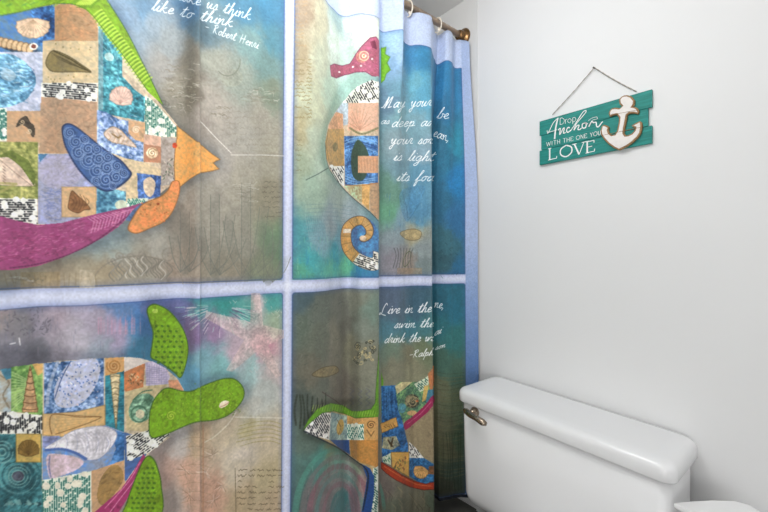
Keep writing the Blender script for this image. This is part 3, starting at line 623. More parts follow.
# magenta band
fill([(143, 454), (147, 460), (141, 474), (131, 492), (117, 515), (91, 515), (105, 503), (121, 489), (133, 472)], '#c23a76', '#9c2b60', .16)
stroke([(140, 462), (128, 482), (105, 508)], 1, '#e67fab', .7, sm=True); stroke([(136, 478), (122, 496), (110, 512)], .8, '#f0a3c4', .6, sm=True)
def green(P, dots=None):
    fill(P, '#86b41a', '#6f9f16', .17, sm=True, edge='#40661c', ew=1.1)
    if dots:
        for x, y in dots: fill(ell(x, y, 1.6, 1.3, 20, 8), '#44701a', a=.85, amp=.1); fill(ell(x+2., y-2., .8, .6, 0, 6), '#b3d23c', a=.4)
green([(147, 310), (151, 305), (158, 305), (170, 312), (182, 327), (188, 344), (187, 360), (181, 377), (174, 372), (160, 362), (151, 357), (152, 345), (153, 332), (149, 319)],
      [(x+(j % 2)*2.2, y) for j, y in enumerate(np.arange(326, 374, 5.2)) for x in np.arange(156, 186, 6) if x < 150+min(36, (y-308)*1.2) and x > 152+max(0, (y-360)*1.6)])
fill(ell(155, 311, 3, 2.2), '#c3d95a', a=.7)
green([(151, 437), (149, 420), (152, 404), (160, 392), (168, 388), (182, 391), (192, 391), (205, 385), (222, 379), (234, 379), (242, 386), (244, 395), (239, 405), (228, 415), (214, 420), (196, 422), (180, 428), (166, 434)])
for k in range(240):
    x = rnd.uniform(153, 240); y = rnd.uniform(392 if x < 195 else 383, 428 if x < 180 else 415)
    stroke([(x, y), (x+rnd.uniform(-1.2, 1.2), y+rnd.uniform(-1.2, 1.2))], .9, rnd.choice(['#4b7a12', '#b6d23e', '#5f8f14', '#a5c72c']), .5)
spiral(171, 416, 5, 2, '#c9d84a', 1, .5)
fill([(219, 406), (221, 402), (226, 400.5), (229, 402), (226, 406), (221, 408)], '#efdcc0', amp=.04, sm=True); stroke([(220, 407), (225, 405), (229, 402)], .8, '#b9744a', .7)
green([(148, 456), (154, 460), (158, 470), (161, 485), (160, 515), (123, 520), (127, 502), (134, 482), (142, 463)],
      [(x+(j % 2)*1.5, y) for j, y in enumerate(np.arange(468, 512, 5.)) for x in np.arange(132, 158, 5.2) if x > 148-(y-456)*.42])

# ------------------------------------------------ top right panel
scrib(294, 308, 2, 50, '#b08a5c', 4, .35, .8); scrib(294, 312, 60, 118, '#8a7c50', 3.6, .55, .8)
scrib(294, 303, 140, 175, '#77704c', 5, .5)
for k in range(0): stroke([(292, 95+k*7), (296+rnd.uniform(0, 14), 100+k*7)], .6, '#7c7c58', .4)
for y in range(205, 245, 4): stroke([(303+rnd.uniform(0, 4), y), (330, y-1), (352, y+2)], .5, '#5f7c84', .4, sm=True)
for k in range(12): stroke([(305+k*2.2, 215), (312+k*1.4, 250)], .6, '#8fa5a8', .4)
stroke([(306, 180), (318, 174), (328, 168)], .8, '#4c5c58', .8)
for k in range(90):
    x, y = rnd.uniform(296, 372), rnd.uniform(235, 276); stroke([(x, y), (x+rnd.uniform(-1, 1), y+rnd.uniform(2, 7))], 1., rnd.choice(['#2f9aa8', '#6cc09a', '#2a84b0', '#86cba6']), .35)
glow([(345, 80), (378, 76), (379, 215), (350, 195), (328, 175), (320, 150), (326, 118)], '#8fb8b8', 4, .45)
# seahorse
sb = [(345, 100), (352, 91), (362, 84), (372, 80), (379, 84), (379, 222), (374, 214), (364, 207), (352, 197), (340, 184), (330, 170), (326, 160), (325, 143), (328, 125), (335, 112)]
fill(sb, '#c9b294', amp=.08)
dashes([(344, 101), (352, 91), (362, 84), (372, 80), (379, 83), (379, 103), (342, 103)], 60, L=4.5, sp=2.1, dr=3.4, seed=41)
fill([(335, 112), (342, 103), (352, 103), (348, 124), (336, 128)], '#a9bcc8', amp=.1); fill([(329, 124), (336, 112), (343, 114), (343, 130), (328, 130)], '#cf9c72', amp=.1)
fill([(348, 103), (378, 103), (378, 131), (348, 131)], '#e0b295', '#d3a084', .07); 
for k in range(9): t = math.radians(20+k*17.5); stroke([(360, 130), (360+13*math.cos(t), 130-22*math.sin(t))], .6, '#b57c62', .6)
stroke([(350, 128), (362, 134), (378, 128)], 2, '#7c7c54', .8, sm=True)
fill([(328, 129), (344, 129), (344, 166), (330, 166), (326, 158), (325, 142)], '#c8a265', '#b98f50', .12); fill(ell(335, 147, 2.6, 4.5), '#8a7c50', amp=.1); stroke([(328, 130), (326, 145), (329, 163)], .9, '#8a6a34', .7)
fill([(344, 136), (378, 136), (378, 186), (345, 186)], '#2f62a8', '#4f86c0', .2)
for k in range(5): stroke([(345, 141+k*2.6), (360, 137+k*2.5), (377, 142+k*2.6)], .9, rnd.choice(['#7fb0dc', '#1b3f80']), .7, sm=True)
for k in range(4): stroke([(345, 176+k*2.6), (358, 180+k*2.2), (375, 178+k*2)], 1, rnd.choice(['#7fb0dc', '#1b3f80']), .7, sm=True)
fill([(358, 140), (365, 146), (369, 158), (366, 176), (360, 181), (353, 176), (351, 160), (353, 148)], '#3f5c4c', '#2c4438', .2, sm=True)
fill(R4(358, 156, 378, 173), '#d6a27c', '#c99068', .08); [stroke([(361+k*3, 158), (362+k*3, 171)], .5, '#a8714c', .6) for k in range(6)]
dashes([(329, 166), (344, 166), (344, 187), (336, 180)], 60, L=4.5, sp=2.1, dr=2.6, seed=43, nd=2)
fill([(344, 186), (362, 184), (362, 203), (352, 196)], '#c9b07c', '#aac09c', .15); fill([(362, 184), (370, 184), (369, 210), (362, 203)], '#dba65c', amp=.08); fill([(370, 183), (379, 183), (379, 221), (370, 211)], '#c9a37c', '#a87c54', .14)
stroke([(345, 185), (360, 186), (378, 183)], 1, '#b8743c', .7)
stroke([(325, 143), (328, 166), (340, 185), (352, 197), (365, 208), (374, 216), (379, 222)], .9, '#3c4c48', .7, sm=True)
# curled tail
fill(ell(362, 240, 17, 23), '#4a6fae', '#3f7fae', .15)
tail = [(380, 252), (378, 262), (370, 264), (358, 259), (349, 250), (346, 240), (347, 229), (354, 222), (363, 221), (369, 228), (369, 235), (364, 239), (360, 238)]
tl = catmull(tail, 6); n_ = len(tl)
L_, R_ = [], []
for i, p in enumerate(tl):
    a, b = tl[max(0, i-1)], tl[min(n_-1, i+1)]; d = (b-a)/max(1e-6, np.hypot(*(b-a))); t = i/(n_-1); w_ = 5.4*(1-t)**.5+1.2
    L_.append((min(378.2, p[0]-d[1]*w_), p[1]+d[0]*w_)); R_.append((min(378.2, p[0]+d[1]*w_), p[1]-d[0]*w_))
fill(L_+R_[::-1], '#d3a562', '#c08c48', .14, edge='#4a3c34', ew=.8)
for i in range(20, n_, 4): stroke([L_[i], R_[i]], .6, '#7c5528', .6)
k_ = 20; dashes(L_[:k_]+R_[:k_][::-1], 20, '#22242a', '#e6e0d0', '#f2efe6', 2, 4, 45, nd=4, dr=2.6)
fill(R4(343, 229, 351, 233), '#d9cbb8'); fill(ell(363, 238, 3.2, 2.6), '#e0c2a0')
fill([(330, 66), (334, 64), (342, 66), (350, 64), (356, 54), (362, 46), (370, 38), (376, 37), (379, 42), (379, 77), (372, 76), (366, 72), (356, 72), (345, 75), (336, 78), (331, 76)], '#b85c72', '#a04a68', .16, edge='#6c2c4c', ew=.9)
fill([(370, 42), (375, 40), (377, 50), (372, 48)], '#7c2c48'); fill(ell(362, 57, 6, 6), '#d68c6c', a=.6); stroke(ell(364, 56, 4.6, 4.6), .7, '#f0d8a8', .9); fill(ell(364, 56, 2.2, 2.2), '#f4e6c4'); fill(ell(364, 56, 1, 1, n=8), '#d98c3a')
for x, y in ((339, 72), (353, 67), (361, 66), (372, 59)): fill(ell(x, y, 1.1, 1.1, n=8), '#f4ecec')
for k in range(40): x, y = rnd.uniform(352, 377), rnd.uniform(50, 74); stroke([(x, y), (x+1, y+1)], .7, rnd.choice(['#8c3454', '#d88ca0']), .5)
fill([(381, 48), (386, 47), (385, 54), (390, 57), (387, 63), (390.5, 70), (386, 74), (384.5, 80), (381, 83)], '#7cc41c', '#68b018', .12, edge='#4a8c1c')
# right of the fold
for k in range(40): x, y = rnd.uniform(383, 430), rnd.uniform(190, 230); stroke([(x, y), (x+rnd.uniform(-1, 1), y+rnd.uniform(2, 6))], .7, rnd.choice(['#2f6f9c', '#8fb5c0', '#6faa8c']), .35)
fill([(402, 190), (425, 186), (418, 205), (407, 222), (400, 205)], '#4586b4', a=.45, sm=True); stroke([(402, 192), (407, 210), (408, 220), (420, 203)], .7, '#2f6488', .5, sm=True)
fill([(400, 233), (412, 229), (421, 232), (419, 239), (408, 240)], '#b59c68', a=.8, sm=True, edge='#6c6040')
for k in range(7): stroke([(393+k*3, 268), (396+k*2.4, 256), (394+k*3.2, 248)], .8, '#3c4444', .55, sm=True)
stroke(ell(407, 259, 3, 8, 20), .9, '#55603c', .7); fill(R4(397, 268, 422, 274), '#a3825c', a=.4)
for k in range(30): x, y = rnd.uniform(436, 460), rnd.uniform(240, 276); stroke([(x, y), (x+2, y+rnd.uniform(-3, 3))], .8, rnd.choice(['#1c3c48', '#3f7a84']), .5)

# ------------------------------------------------ lower right panel
for k in range(60):
    x, y = rnd.uniform(294, 340), rnd.uniform(300, 365); stroke([(x, y), (x+rnd.uniform(1, 5), y+rnd.uniform(-4, 2))], .6, rnd.choice(['#3c4a40', '#7c8478']), .35)
for cx, cy in ((362, 348), (368, 356), (358, 358), (370, 345)):
    for k in range(8): spiral(cx+rnd.uniform(-5, 5), cy+rnd.uniform(-5, 5), rnd.uniform(1.5, 3.5), 1.3, rnd.choice(['#c9b47c', '#3f4234']), .7, .6, rnd.random()*6)
fill([(312, 375), (322, 368), (335, 366), (338, 372), (325, 377)], '#8f7c50', a=.7, sm=True, edge='#54482c')
for k in range(9): stroke([(350+(k % 3)*8, 388+(k//3)*6), (354+(k % 3)*8, 391+(k//3)*6), (350+(k % 3)*8, 394+(k//3)*6)], .7, '#565870', .5)
for x in (296, 300, 304, 309, 313, 317, 322, 327):
    stroke([(x, 428-abs(x-300)*.8), (x+rnd.uniform(-2, 2), 410), (x+rnd.uniform(-3, 3), 393+rnd.uniform(0, 8))], 1.6, '#333c30', .7, sm=True)
stroke([(322, 392), (336, 401), (344, 408)], .8, '#4c3434', .7)
for k, c in ((0, '#4f9a86'), (1, '#7a6f70'), (2, '#8c5a66'), (3, '#5a8c84'), (4, '#946a74'), (5, '#3f8080')):
    stroke(ell(340, 520, 45-k*7, 72-k*9, 0, 20, 180, 350), 5, c, .32)
for k in range(50): x, y = rnd.uniform(308, 365), rnd.uniform(452, 512); stroke([(x, y), (x, y+rnd.uniform(3, 8))], .6, rnd.choice(['#8fc0a8', '#4c6a64', '#b58a92']), .3)
for y in range(372, 480, 4): stroke([(437, y+rnd.uniform(-1, 1)), (448, y+2), (464, y+rnd.uniform(-2, 2))], .8, rnd.choice(['#82784c', '#3c4630']), .35, sm=True)
for x in range(440, 464, 3): stroke([(x, 432), (x+rnd.uniform(-3, 3), 460), (x, 490)], .9, rnd.choice(['#20301f', '#5c6a40']), .35, sm=True)
for k in range(16): x = rnd.uniform(384, 432); y = rnd.uniform(486, 508); stroke([(x, y), (x+4, y+5), (x+3, y+10)], .8, rnd.choice(['#4c4634', '#a89a74']), .4)
# star shape
glow([(300, 432), (318, 404), (345, 400), (376, 405), (376, 480), (358, 465), (330, 448)], '#6c6c5c', 3, .4)
fill([(304, 431), (312, 418), (324, 410), (340, 410), (352, 416), (377, 416), (378, 512), (362, 515), (366, 490), (368, 474), (361, 464), (350, 456), (336, 446), (322, 439), (310, 435)], '#b59a68', amp=.1)
dashes([(304, 431), (312, 418), (322, 412), (331, 413), (329, 440), (312, 435)], 60, '#25262e', '#dcd8d0', '#eeeae4', 2, 4, 51, dr=3)
fill([(331, 412), (347, 416), (347, 440), (329, 440)], '#7c9aa0', '#9ab0a8', .12); fill(ell(340, 427, 3.5, 8, 10), '#c9a04a', amp=.1); stroke([(337, 420), (341, 427), (338, 435)], .8, '#6c5020', .8)
fill([(347, 416), (365, 417), (365, 425), (347, 425)], '#d39c54', amp=.1)
dashes(R4(347, 424, 364, 440), 70, '#1b7060', '#dfe6d4', '#e8ecdc', 1.9, 4, 53, dr=2.6)
fill(R4(364, 417, 378, 440), '#d9a55c', '#cf9650', .08); spiral(371, 425, 4.5, 2, '#6c4620', .8); stroke([(367, 430), (371, 436), (374, 431)], .9, '#6c4620', .7)
fill([(330, 440), (349, 440), (350, 455), (338, 447)], '#2f5a9c', '#20407c', .15)
fill([(350, 440), (378, 440), (378, 470), (374, 466), (362, 463), (351, 456)], '#cf8f3f', '#c07f34', .1)
dashes([(373, 468), (378, 466), (378, 515), (371, 515)], 40, '#1f5f52', '#d6dccb', '#e8ecdc', 2, 4, 55, nd=2, dr=2)
fill([(362, 464), (370, 468), (374, 476), (374, 492), (371, 515), (361, 515), (365, 492), (367, 478)], '#1f4f98', '#1a3f80', .12)
stroke([(304, 431), (320, 439), (338, 448), (352, 458), (366, 469), (368, 482), (363, 510)], 1.3, '#1c2430', .75, sm=True)
fill([(303, 430), (308, 420), (317, 409), (330, 403), (342, 405), (352, 411), (362, 411), (371, 409), (375, 403), (376, 385), (378, 360), (378.4, 345), (379, 414), (374, 417), (355, 418), (345, 414), (334, 411), (322, 413), (312, 421)], '#6cab1e', '#568f1a', .15, edge='#33521a', ew=.6)
for k in range(26): x = 312+k*2.5; stroke([(x, 411 if x < 345 else 416), (x+1.5, 405 if x < 345 else 411)], .7, '#b7dc4a', .5)
fill([(381, 372), (383.4, 380), (382.6, 414), (381, 414)], '#63a01e', amp=.1)
# right half
fill([(381, 386), (396, 385), (398, 405), (403, 424), (408, 445), (408, 462), (382, 462)], '#1f5590', '#2a6aa8', .2)
for k in range(7): stroke([(383+k*2.2, 386), (384+k*2, 414)], .7, rnd.choice(['#123a6c', '#4a8cc4']), .5)
fill([(395, 386), (400, 382), (415, 382), (425, 380), (430, 374), (434, 368), (434, 394), (427, 405), (414, 415), (404, 424), (398, 410)], '#4f8068', '#6f9a5c', .2)
fill([(395, 386), (402, 382), (412, 382), (405, 388), (397, 394)], '#cdbf88', amp=.1); dashes([(414, 384), (425, 378), (430, 374), (428, 388), (420, 392)], 40, '#2f6a5c', '#cfd8bc', '#dfe4cc', 2, 3.6, 57, nd=1, dr=2)
fill([(428, 374), (434, 366), (434, 386), (430, 392)], '#c98452', '#b96c3c', .1); fill([(424, 392), (434, 388), (434, 396), (427, 405)], '#3f7f98', amp=.1); fill([(424, 386), (429, 385), (426, 400), (422, 402)], '#d3b05c', amp=.1)
fill(ell(412, 401, 7.5, 7), '#4a4c3c', '#7c7454', .25); spiral(413, 402, 6, 2, '#c0ac78', .9, .7); fill(ell(402, 408, 4, 5), '#5fa5b0', '#3f7f90', .3); fill(ell(412, 413, 5, 2.6), '#c9a068', amp=.1); fill(ell(417, 401, 1.4, 1, n=8), '#c8602c')
fill([(404, 423), (413, 416), (425, 405), (432, 396), (434, 396), (434, 403), (428, 412), (417, 421), (406, 430)], '#b8285c', '#8f1f4c', .12, sm=True)
stroke([(407, 424), (420, 414), (431, 402)], .8, '#e0688f', .6, sm=True)
fill([(406, 430), (416, 422), (428, 412), (434, 404), (434, 462), (425, 458), (408, 440)], '#a3906c', '#8f805e', .1)
fill([(380, 424), (396, 417), (398, 426), (382, 433)], '#d6a04c', '#c99040', .1, edge='#6c4a20'); 
for k in range(8): stroke([(384+k*1.5, 425+rnd.uniform(-2, 2)), (386+k*1.4, 427+rnd.uniform(-2, 2))], .8, '#6c4a20', .7)
fill([(383, 437), (396, 436), (400, 445), (392, 450), (382, 448)], '#7f8a80', '#a39c74', .2); stroke([(388, 440), (392, 446)], 2.2, '#43301c', .8); stroke([(393, 438), (391, 446)], 1.6, '#43301c', .8)
dashes([(409, 442), (416, 448), (424, 458), (409, 458)], 60, '#22242c', '#dcd8d0', '#eeeae4', 1.9, 4, 59, nd=2, dr=2.4)
fill([(409, 458), (424, 458), (434, 464), (434, 484), (420, 483), (409, 476)], '#1f5a94', '#2f76ac', .18); 
scallop(421, 471, 7.5, 200, '#d8a45c', '#8a5c28', 8, 1.0); fill([(429, 466), (434, 465), (434, 474), (428, 474)], '#8a5a34', amp=.2)
dashes([(382, 457), (391, 453), (391, 465), (383, 462)], 60, '#2b7a5c', '#c9d6b8', '#dfe4cc', 2, 4, 61, nd=1, dr=2)
fill([(391, 452), (409, 452), (409, 477), (392, 467)], '#d9a850', '#cf9a44', .08, edge='#7a5c28'); 
for k in range(14): x, y = rnd.uniform(395, 405), rnd.uniform(456, 471); stroke([(x, y), (x+rnd.uniform(-2, 2), y+2)], 1.2, rnd.choice(['#4a5c34', '#8a4a28', '#6c6a3c']), .75)
fill([(381, 462), (390, 467), (402, 475), (414, 481), (426, 484), (434, 481), (434, 489), (424, 490), (410, 487), (396, 480), (386, 473), (381, 468)], '#c8411c', '#a8321a', .12, edge='#5c1c14', ew=.9)
stroke([(384, 466), (400, 476), (416, 484), (431, 486)], .9, '#e8793a', .6, sm=True)

# ------------------------------------------------ handwriting
G = {
 'a': (1.0, [[(.75,.85),(.45,1),(.12,.6),(.15,.1),(.45,.05),(.75,.7),(.8,1),(.75,.2),(1,.05)]]),
 'b': (.9, [[(0,.1),(.3,1.4),(.35,2.1),(.2,1.9),(.15,.2),(.4,0),(.7,.4),(.55,.9),(.9,.8)]]),
 'c': (.8, [[(.7,.8),(.45,1),(.12,.55),(.3,.02),(.8,.2)]]),
 'd': (1.0, [[(.7,.85),(.4,.95),(.1,.5),(.2,.05),(.5,.1),(.78,.9),(.9,2.1),(.75,.3),(1,.05)]]),
 'e': (.8, [[(.05,.4),(.5,.6),(.55,.95),(.3,1),(.12,.5),(.3,.02),(.8,.25)]]),
 'f': (.8, [[(0,.1),(.4,1.2),(.65,2),(.45,2.1),(.3,1),(.15,-.9),(.35,-.8),(.4,0),(.8,.2)]]),
 'g': (1.0, [[(.75,.85),(.45,1),(.12,.6),(.2,.1),(.5,.1),(.8,.9),(.65,-.7),(.35,-1),(.2,-.7),(.95,.1)]]),
 'h': (1.0, [[(0,.1),(.35,1.5),(.4,2.1),(.25,1.8),(.15,0),(.3,.7),(.6,1),(.65,.5),(.65,.05),(1,.15)]]),
 'i': (.5, [[(0,.2),(.25,1),(.18,.1),(.5,.1)], [(.38,1.45),(.4,1.5)]]),
 'k': (1.0, [[(0,.1),(.35,1.5),(.4,2.1),(.25,1.8),(.15,0)], [(.7,1),(.25,.55),(.5,.3),(.7,.0),(1,.15)]]),
 'l': (.5, [[(0,.1),(.35,1.5),(.38,2.1),(.22,1.8),(.2,.2),(.5,.1)]]),
 'm': (1.5, [[(0,.7),(.15,1),(.15,0),(.35,.8),(.55,1),(.6,.05),(.8,.8),(1,1),(1.05,.1),(1.5,.15)]]),
 'n': (1.0, [[(0,.7),(.15,1),(.15,0),(.35,.8),(.6,1),(.65,.1),(1,.15)]]),
 'o': (.9, [[(.5,1),(.15,.7),(.15,.2),(.4,0),(.65,.4),(.6,.9),(.9,.85)]]),
 'p': (1.0, [[(0,.5),(.22,1),(.1,-1)], [(.18,.6),(.5,1),(.7,.6),(.5,.1),(.2,.15)], [(.5,.1),(1,.2)]]),
 'r': (.8, [[(0,.3),(.25,1.1),(.5,.95),(.4,.2),(.8,.15)]]),
 's': (.7, [[(0,.15),(.35,1.05),(.5,.5),(.4,.02),(.1,.1)], [(.4,.05),(.7,.2)]]),
 't': (.7, [[(0,.2),(.4,1.8),(.25,.3),(.4,.02),(.7,.2)], [(0,1.25),(.7,1.4)]]),
 'u': (1.0, [[(0,.6),(.15,1),(.12,.2),(.35,.0),(.65,.9),(.62,.1),(1,.15)]]),
 'v': (.9, [[(0,.7),(.15,1),(.3,.0),(.65,.95),(.9,.85)]]),
 'w': (1.3, [[(0,.7),(.15,1),(.2,.05),(.5,.3),(.6,.9),(.65,.05),(1,.9),(1.3,.85)]]),
 'y': (1.0, [[(0,.7),(.15,1),(.2,.3),(.45,.15),(.7,1),(.5,-.8),(.25,-.95),(.2,-.5),(.95,.2)]]),
 'j': (.6, [[(.3,1),(.25,-.6),(0,-.9),(-.1,-.6),(.5,.1)]]),
 'M': (1.9, [[(-.2,.1),(.2,.3),(.5,2.1),(.5,.3),(.5,.1),(1.1,2.1),(1.1,.2),(1.15,.05),(1.6,.2)]]),
 'L': (1.5, [[(.9,1.8),(.6,2.2),(.4,1.4),(.4,.2),(.05,-.1),(.1,.25),(.6,-.1),(1.3,-.35)]]),
 'R': (1.3, [[(.25,2),(.2,0)], [(-.05,1.7),(.5,2.1),(.8,1.6),(.3,1.1),(.7,.3),(1.1,0)]]),
 'H': (1.4, [[(.2,2),(.15,0)], [(.9,2),(.85,0)], [(.05,1),(1.1,1.1)]]),
 '-': (1.0, [[(.1,.8),(.8,.85)]]), '.': (.5, [[(.15,.05),(.2,.1)]]), ',': (.5, [[(.2,.15),(.05,-.35)]]), "'": (.3, [[(.15,2),(.1,1.6)]]), ' ': (.9, [])}
def write(text, x0, y0, x1, y1, h, w=.95, c='#f4f7f8', slant=.36, a=.95):
    tot = sum(G[ch][0] for ch in text); dx, dy = (x1-x0)/tot, (y1-y0)/tot; u = 0
    for ch in text:
        adv, sts = G[ch]
        for st in sts:
            P = [(x0+(u+p[0]+slant*p[1])*dx, y0+(u+p[0])*dy-p[1]*h) for p in st]; stroke(P, w, c, a, sm=True, step=1.5)
        u += adv
write('make us think', 172, -2, 250, 20, 5.2, .55); write('like to think', 151, 10, 232, 27, 5.2, .6); write('- Robert Henri', 204, 30, 258, 49, 4., .45)
write('May your', 382, 108, 431, 106, 5.2, .7); write('as', 380, 124, 389, 124, 3.4, .6, a=.6); write('deep as', 391, 127, 431, 126, 5, .7)
write('your sor', 390, 144, 432, 144, 5, .7); write('is light', 393, 160.5, 433, 161, 4.8, .7); write('its foa', 396, 181, 433, 181, 4.8, .7)
write('be', 437, 118, 448, 119, 5, .8); write('ean,', 433, 136, 449, 142, 4.6, .8)
write('Live in the', 379, 314, 431, 312, 4.8, .75); write('swim the', 394, 328, 433, 327, 4.4, .7); write('drink the wi', 384, 343, 433, 341, 4.4, .7)
write('ne,', 434, 307, 444, 309, 4.4, .75); write('ai', 434, 336, 441, 333, 4.2, .7); write('-Ralph', 408, 358, 433, 355, 3.6, .6); write('son', 435, 350, 445, 347, 3, .55)

cv *= (1+.05*(NV[..., None]-.5)*2)
lum = cv.mean(-1, keepdims=True); cv = (lum+(cv-lum)*.85)*GAIN
cv = np.clip(cv, 0, 1)
img = bpy.data.images.new('curtain_print', W, H, alpha=False)
img.pixels.foreach_set(np.concatenate([cv, np.ones((H, W, 1), np.float32)], -1).astype(np.float32).ravel())
img.update(); img.pack()

def cloth_mat():
    m = bpy.data.materials.new('printed_polyester'); m.use_nodes = True; nt = m.node_tree; b = nt.nodes['Principled BSDF']
    t = nt.nodes.new('ShaderNodeTexImage'); t.image = img; t.interpolation = 'Cubic'; t.extension = 'EXTEND'
    nt.links.new(t.outputs['Color'], b.inputs['Base Color'])
    b.inputs['Roughness'].default_value = .62; b.inputs['Specular IOR Level'].default_value = .3
    b.inputs['Sheen Weight'].default_value = .15
    tcn = nt.nodes.new('ShaderNodeTexCoord'); mp = nt.nodes.new('ShaderNodeMapping'); mp.inputs['Scale'].default_value = (40, 6, 1)
    nz = nt.nodes.new('ShaderNodeTexNoise'); nz.inputs['Scale'].default_value = 1; nz.inputs['Detail'].default_value = 4
    bp = nt.nodes.new('ShaderNodeBump'); bp.inputs['Strength'].default_value = .35; bp.inputs['Distance'].default_value = .003
    nt.links.new(tcn.outputs['UV'], mp.inputs['Vector']); nt.links.new(mp.outputs['Vector'], nz.inputs['Vector'])
    nt.links.new(nz.outputs['Fac'], bp.inputs['Height']); nt.links.new(bp.outputs['Normal'], b.inputs['Normal'])
    return m
# curtain mesh
bm = bmesh.new(); uvl = bm.loops.layers.uv.new('UVMap'); nz_ = 90; zs = np.linspace(ZB, ZT, nz_)
grid = []; SUB = len(seg)
for z in zs:
    P = prof(z); grid.append([bm.verts.new((float(P[i, 0]), float(P[i, 1]), float(z-.02*max(0, (z-1.7)/.25)*max(0, 1-(SL-seg[i])/.06)))) for i in range(SUB)])
for j in range(nz_-1):
    for i in range(SUB-1):
        f = bm.faces.new((grid[j][i], grid[j][i+1], grid[j+1][i+1], grid[j+1][i])); f.smooth = True
        for lp, (ii, jj) in zip(f.loops, ((i, j), (i+1, j), (i+1, j+1), (i, j+1))):
            lp[uvl].uv = (seg[ii]/RES/W, (zs[jj]-ZB)/RES/H)
me = bpy.data.meshes.new('shower_curtain'); bm.to_mesh(me); bm.free()
cur = link('shower_curtain', me, cloth_mat())
sd = cur.modifiers.new('thickness', 'SOLIDIFY'); sd.thickness = .0012; sd.offset = 0
tag(cur, 'blue patchwork sea-creature shower curtain with fish, turtle and seahorse panels, hanging from the rod', 'shower curtain')

# ------------------------------------------------ rod, hooks
ZR = 1.973
rod = thing('curtain_rod', 'tan metal shower curtain rod with a bronze wall flange', 'curtain rod', (XC, D, ZR))
def local(o, root):                      # parts are modelled in world space; keep them in place
    o.parent = root; o.matrix_parent_inverse = Matrix.Translation(-Vector(root.location)); return o
bm = bmesh.new(); tube(bm, [(XC, Y0+.001, ZR), (XC, D-.004, ZR)], .0115, 24); local(obj('tube', bm, M_rod, smooth=True), rod)
bm = bmesh.new(); lathe(bm, [(.033, D-.003), (.034, D-.008), (.031, D-.012), (.024, D-.016), (.019, D-.02), (.0185, D-.034), (.016, D-.038)], 'y', 40, (XC, 0, ZR))
local(obj('flange', bm, M_bronze, smooth=True), rod)['label'] = 'bronze wall flange'
def ring(px, lab):
    y = yof(px, XC); z0 = ZT
    t = thing('curtain_ring', lab, 'curtain ring', (XC, y, ZR))
    bm = bmesh.new(); pts = []
    for k in range(28):
        a = 2*math.pi*k/28; pts.append((XC+.019*math.sin(a)*.95, y+.002*math.sin(a), ZR-.010+.0275*math.cos(a)))
    tube(bm, pts, .0024, 10, True); local(obj('loop', bm, M_hook, smooth=True), t)
    bm = bmesh.new(); lathe(bm, [(.002, -.003), (.006, -.003), (.0075, 0), (.006, .003), (.002, .003)], 'z', 16, (0, 0, 0))
    for v in bm.verts: v.co = Vector((XC+.0075+v.co.z, y+v.co.x, ZT-.008+v.co.y))
    local(obj('clasp', bm, M_hook, smooth=True), t)
    return t
ring(408.5, 'cream curtain ring on the rod, left of the two rings')
ring(437.5, 'cream curtain ring on the rod, nearest the bronze wall flange')

# ------------------------------------------------ sign
sign = thing('wall_sign', 'teal slatted wooden wall sign with white anchor and lettering, hung on twine', 'sign', (-.51, D, 1.472))
xl, xr = on_y(541, 140)[0], on_y(653, 120)[0]; zt, zb = 1.546, 1.398; hh = (zt-zb)/3
for i, (dx0, dx1) in enumerate(((0, 0), (.006, -.009), (0, 0))):
    bm = bmesh.new(); z1 = zt-hh*i-.0006; z0 = z1-hh+.0014
    box(bm, xl+dx0, xr+dx1, D-.010, D-.0015, z0, z1); o = local(obj('board', bm, M_teal, bevel=.0008, seg=2), sign)
YS = D-.010
def sp(zx, zy):                          # sign details read off the photo
    return on_y(540+zx/6.4, 90+zy/6.4)
def ribbon(bm, P, w, y, d=.0006, nsm=5):
    Q = [np.array(p) for p in (catmull(P, nsm) if len(P) > 2 and nsm else P)]; L = []; R = []
    ws = w if isinstance(w, list) else [w]*len(Q)
    for i, p in enumerate(Q):
        a, b = Q[max(0, i-1)], Q[min(len(Q)-1, i+1)]; t = (b-a); t = t/max(1e-9, np.hypot(*t)); n = np.array((-t[1], t[0]))*ws[i]/2
        L.append(p+n); R.append(p-n)
    for i in range(len(Q)-1):
        vs = [bm.verts.new((q[0], y-d, q[1])) for q in (L[i], L[i+1], R[i+1], R[i])]
        try: bm.faces.new(vs)
        except ValueError: pass
bm = bmesh.new(); cnt = [0]
def S(P, w, nsm=5):                      # P in crop units
    cnt[0] += 1; Q = [sp(*p) for p in P]; ribbon(bm, Q, w, YS, .0005+cnt[0]*.000004, nsm)
SL_ = -.21                                # baseline slope of the lower lines in the crop
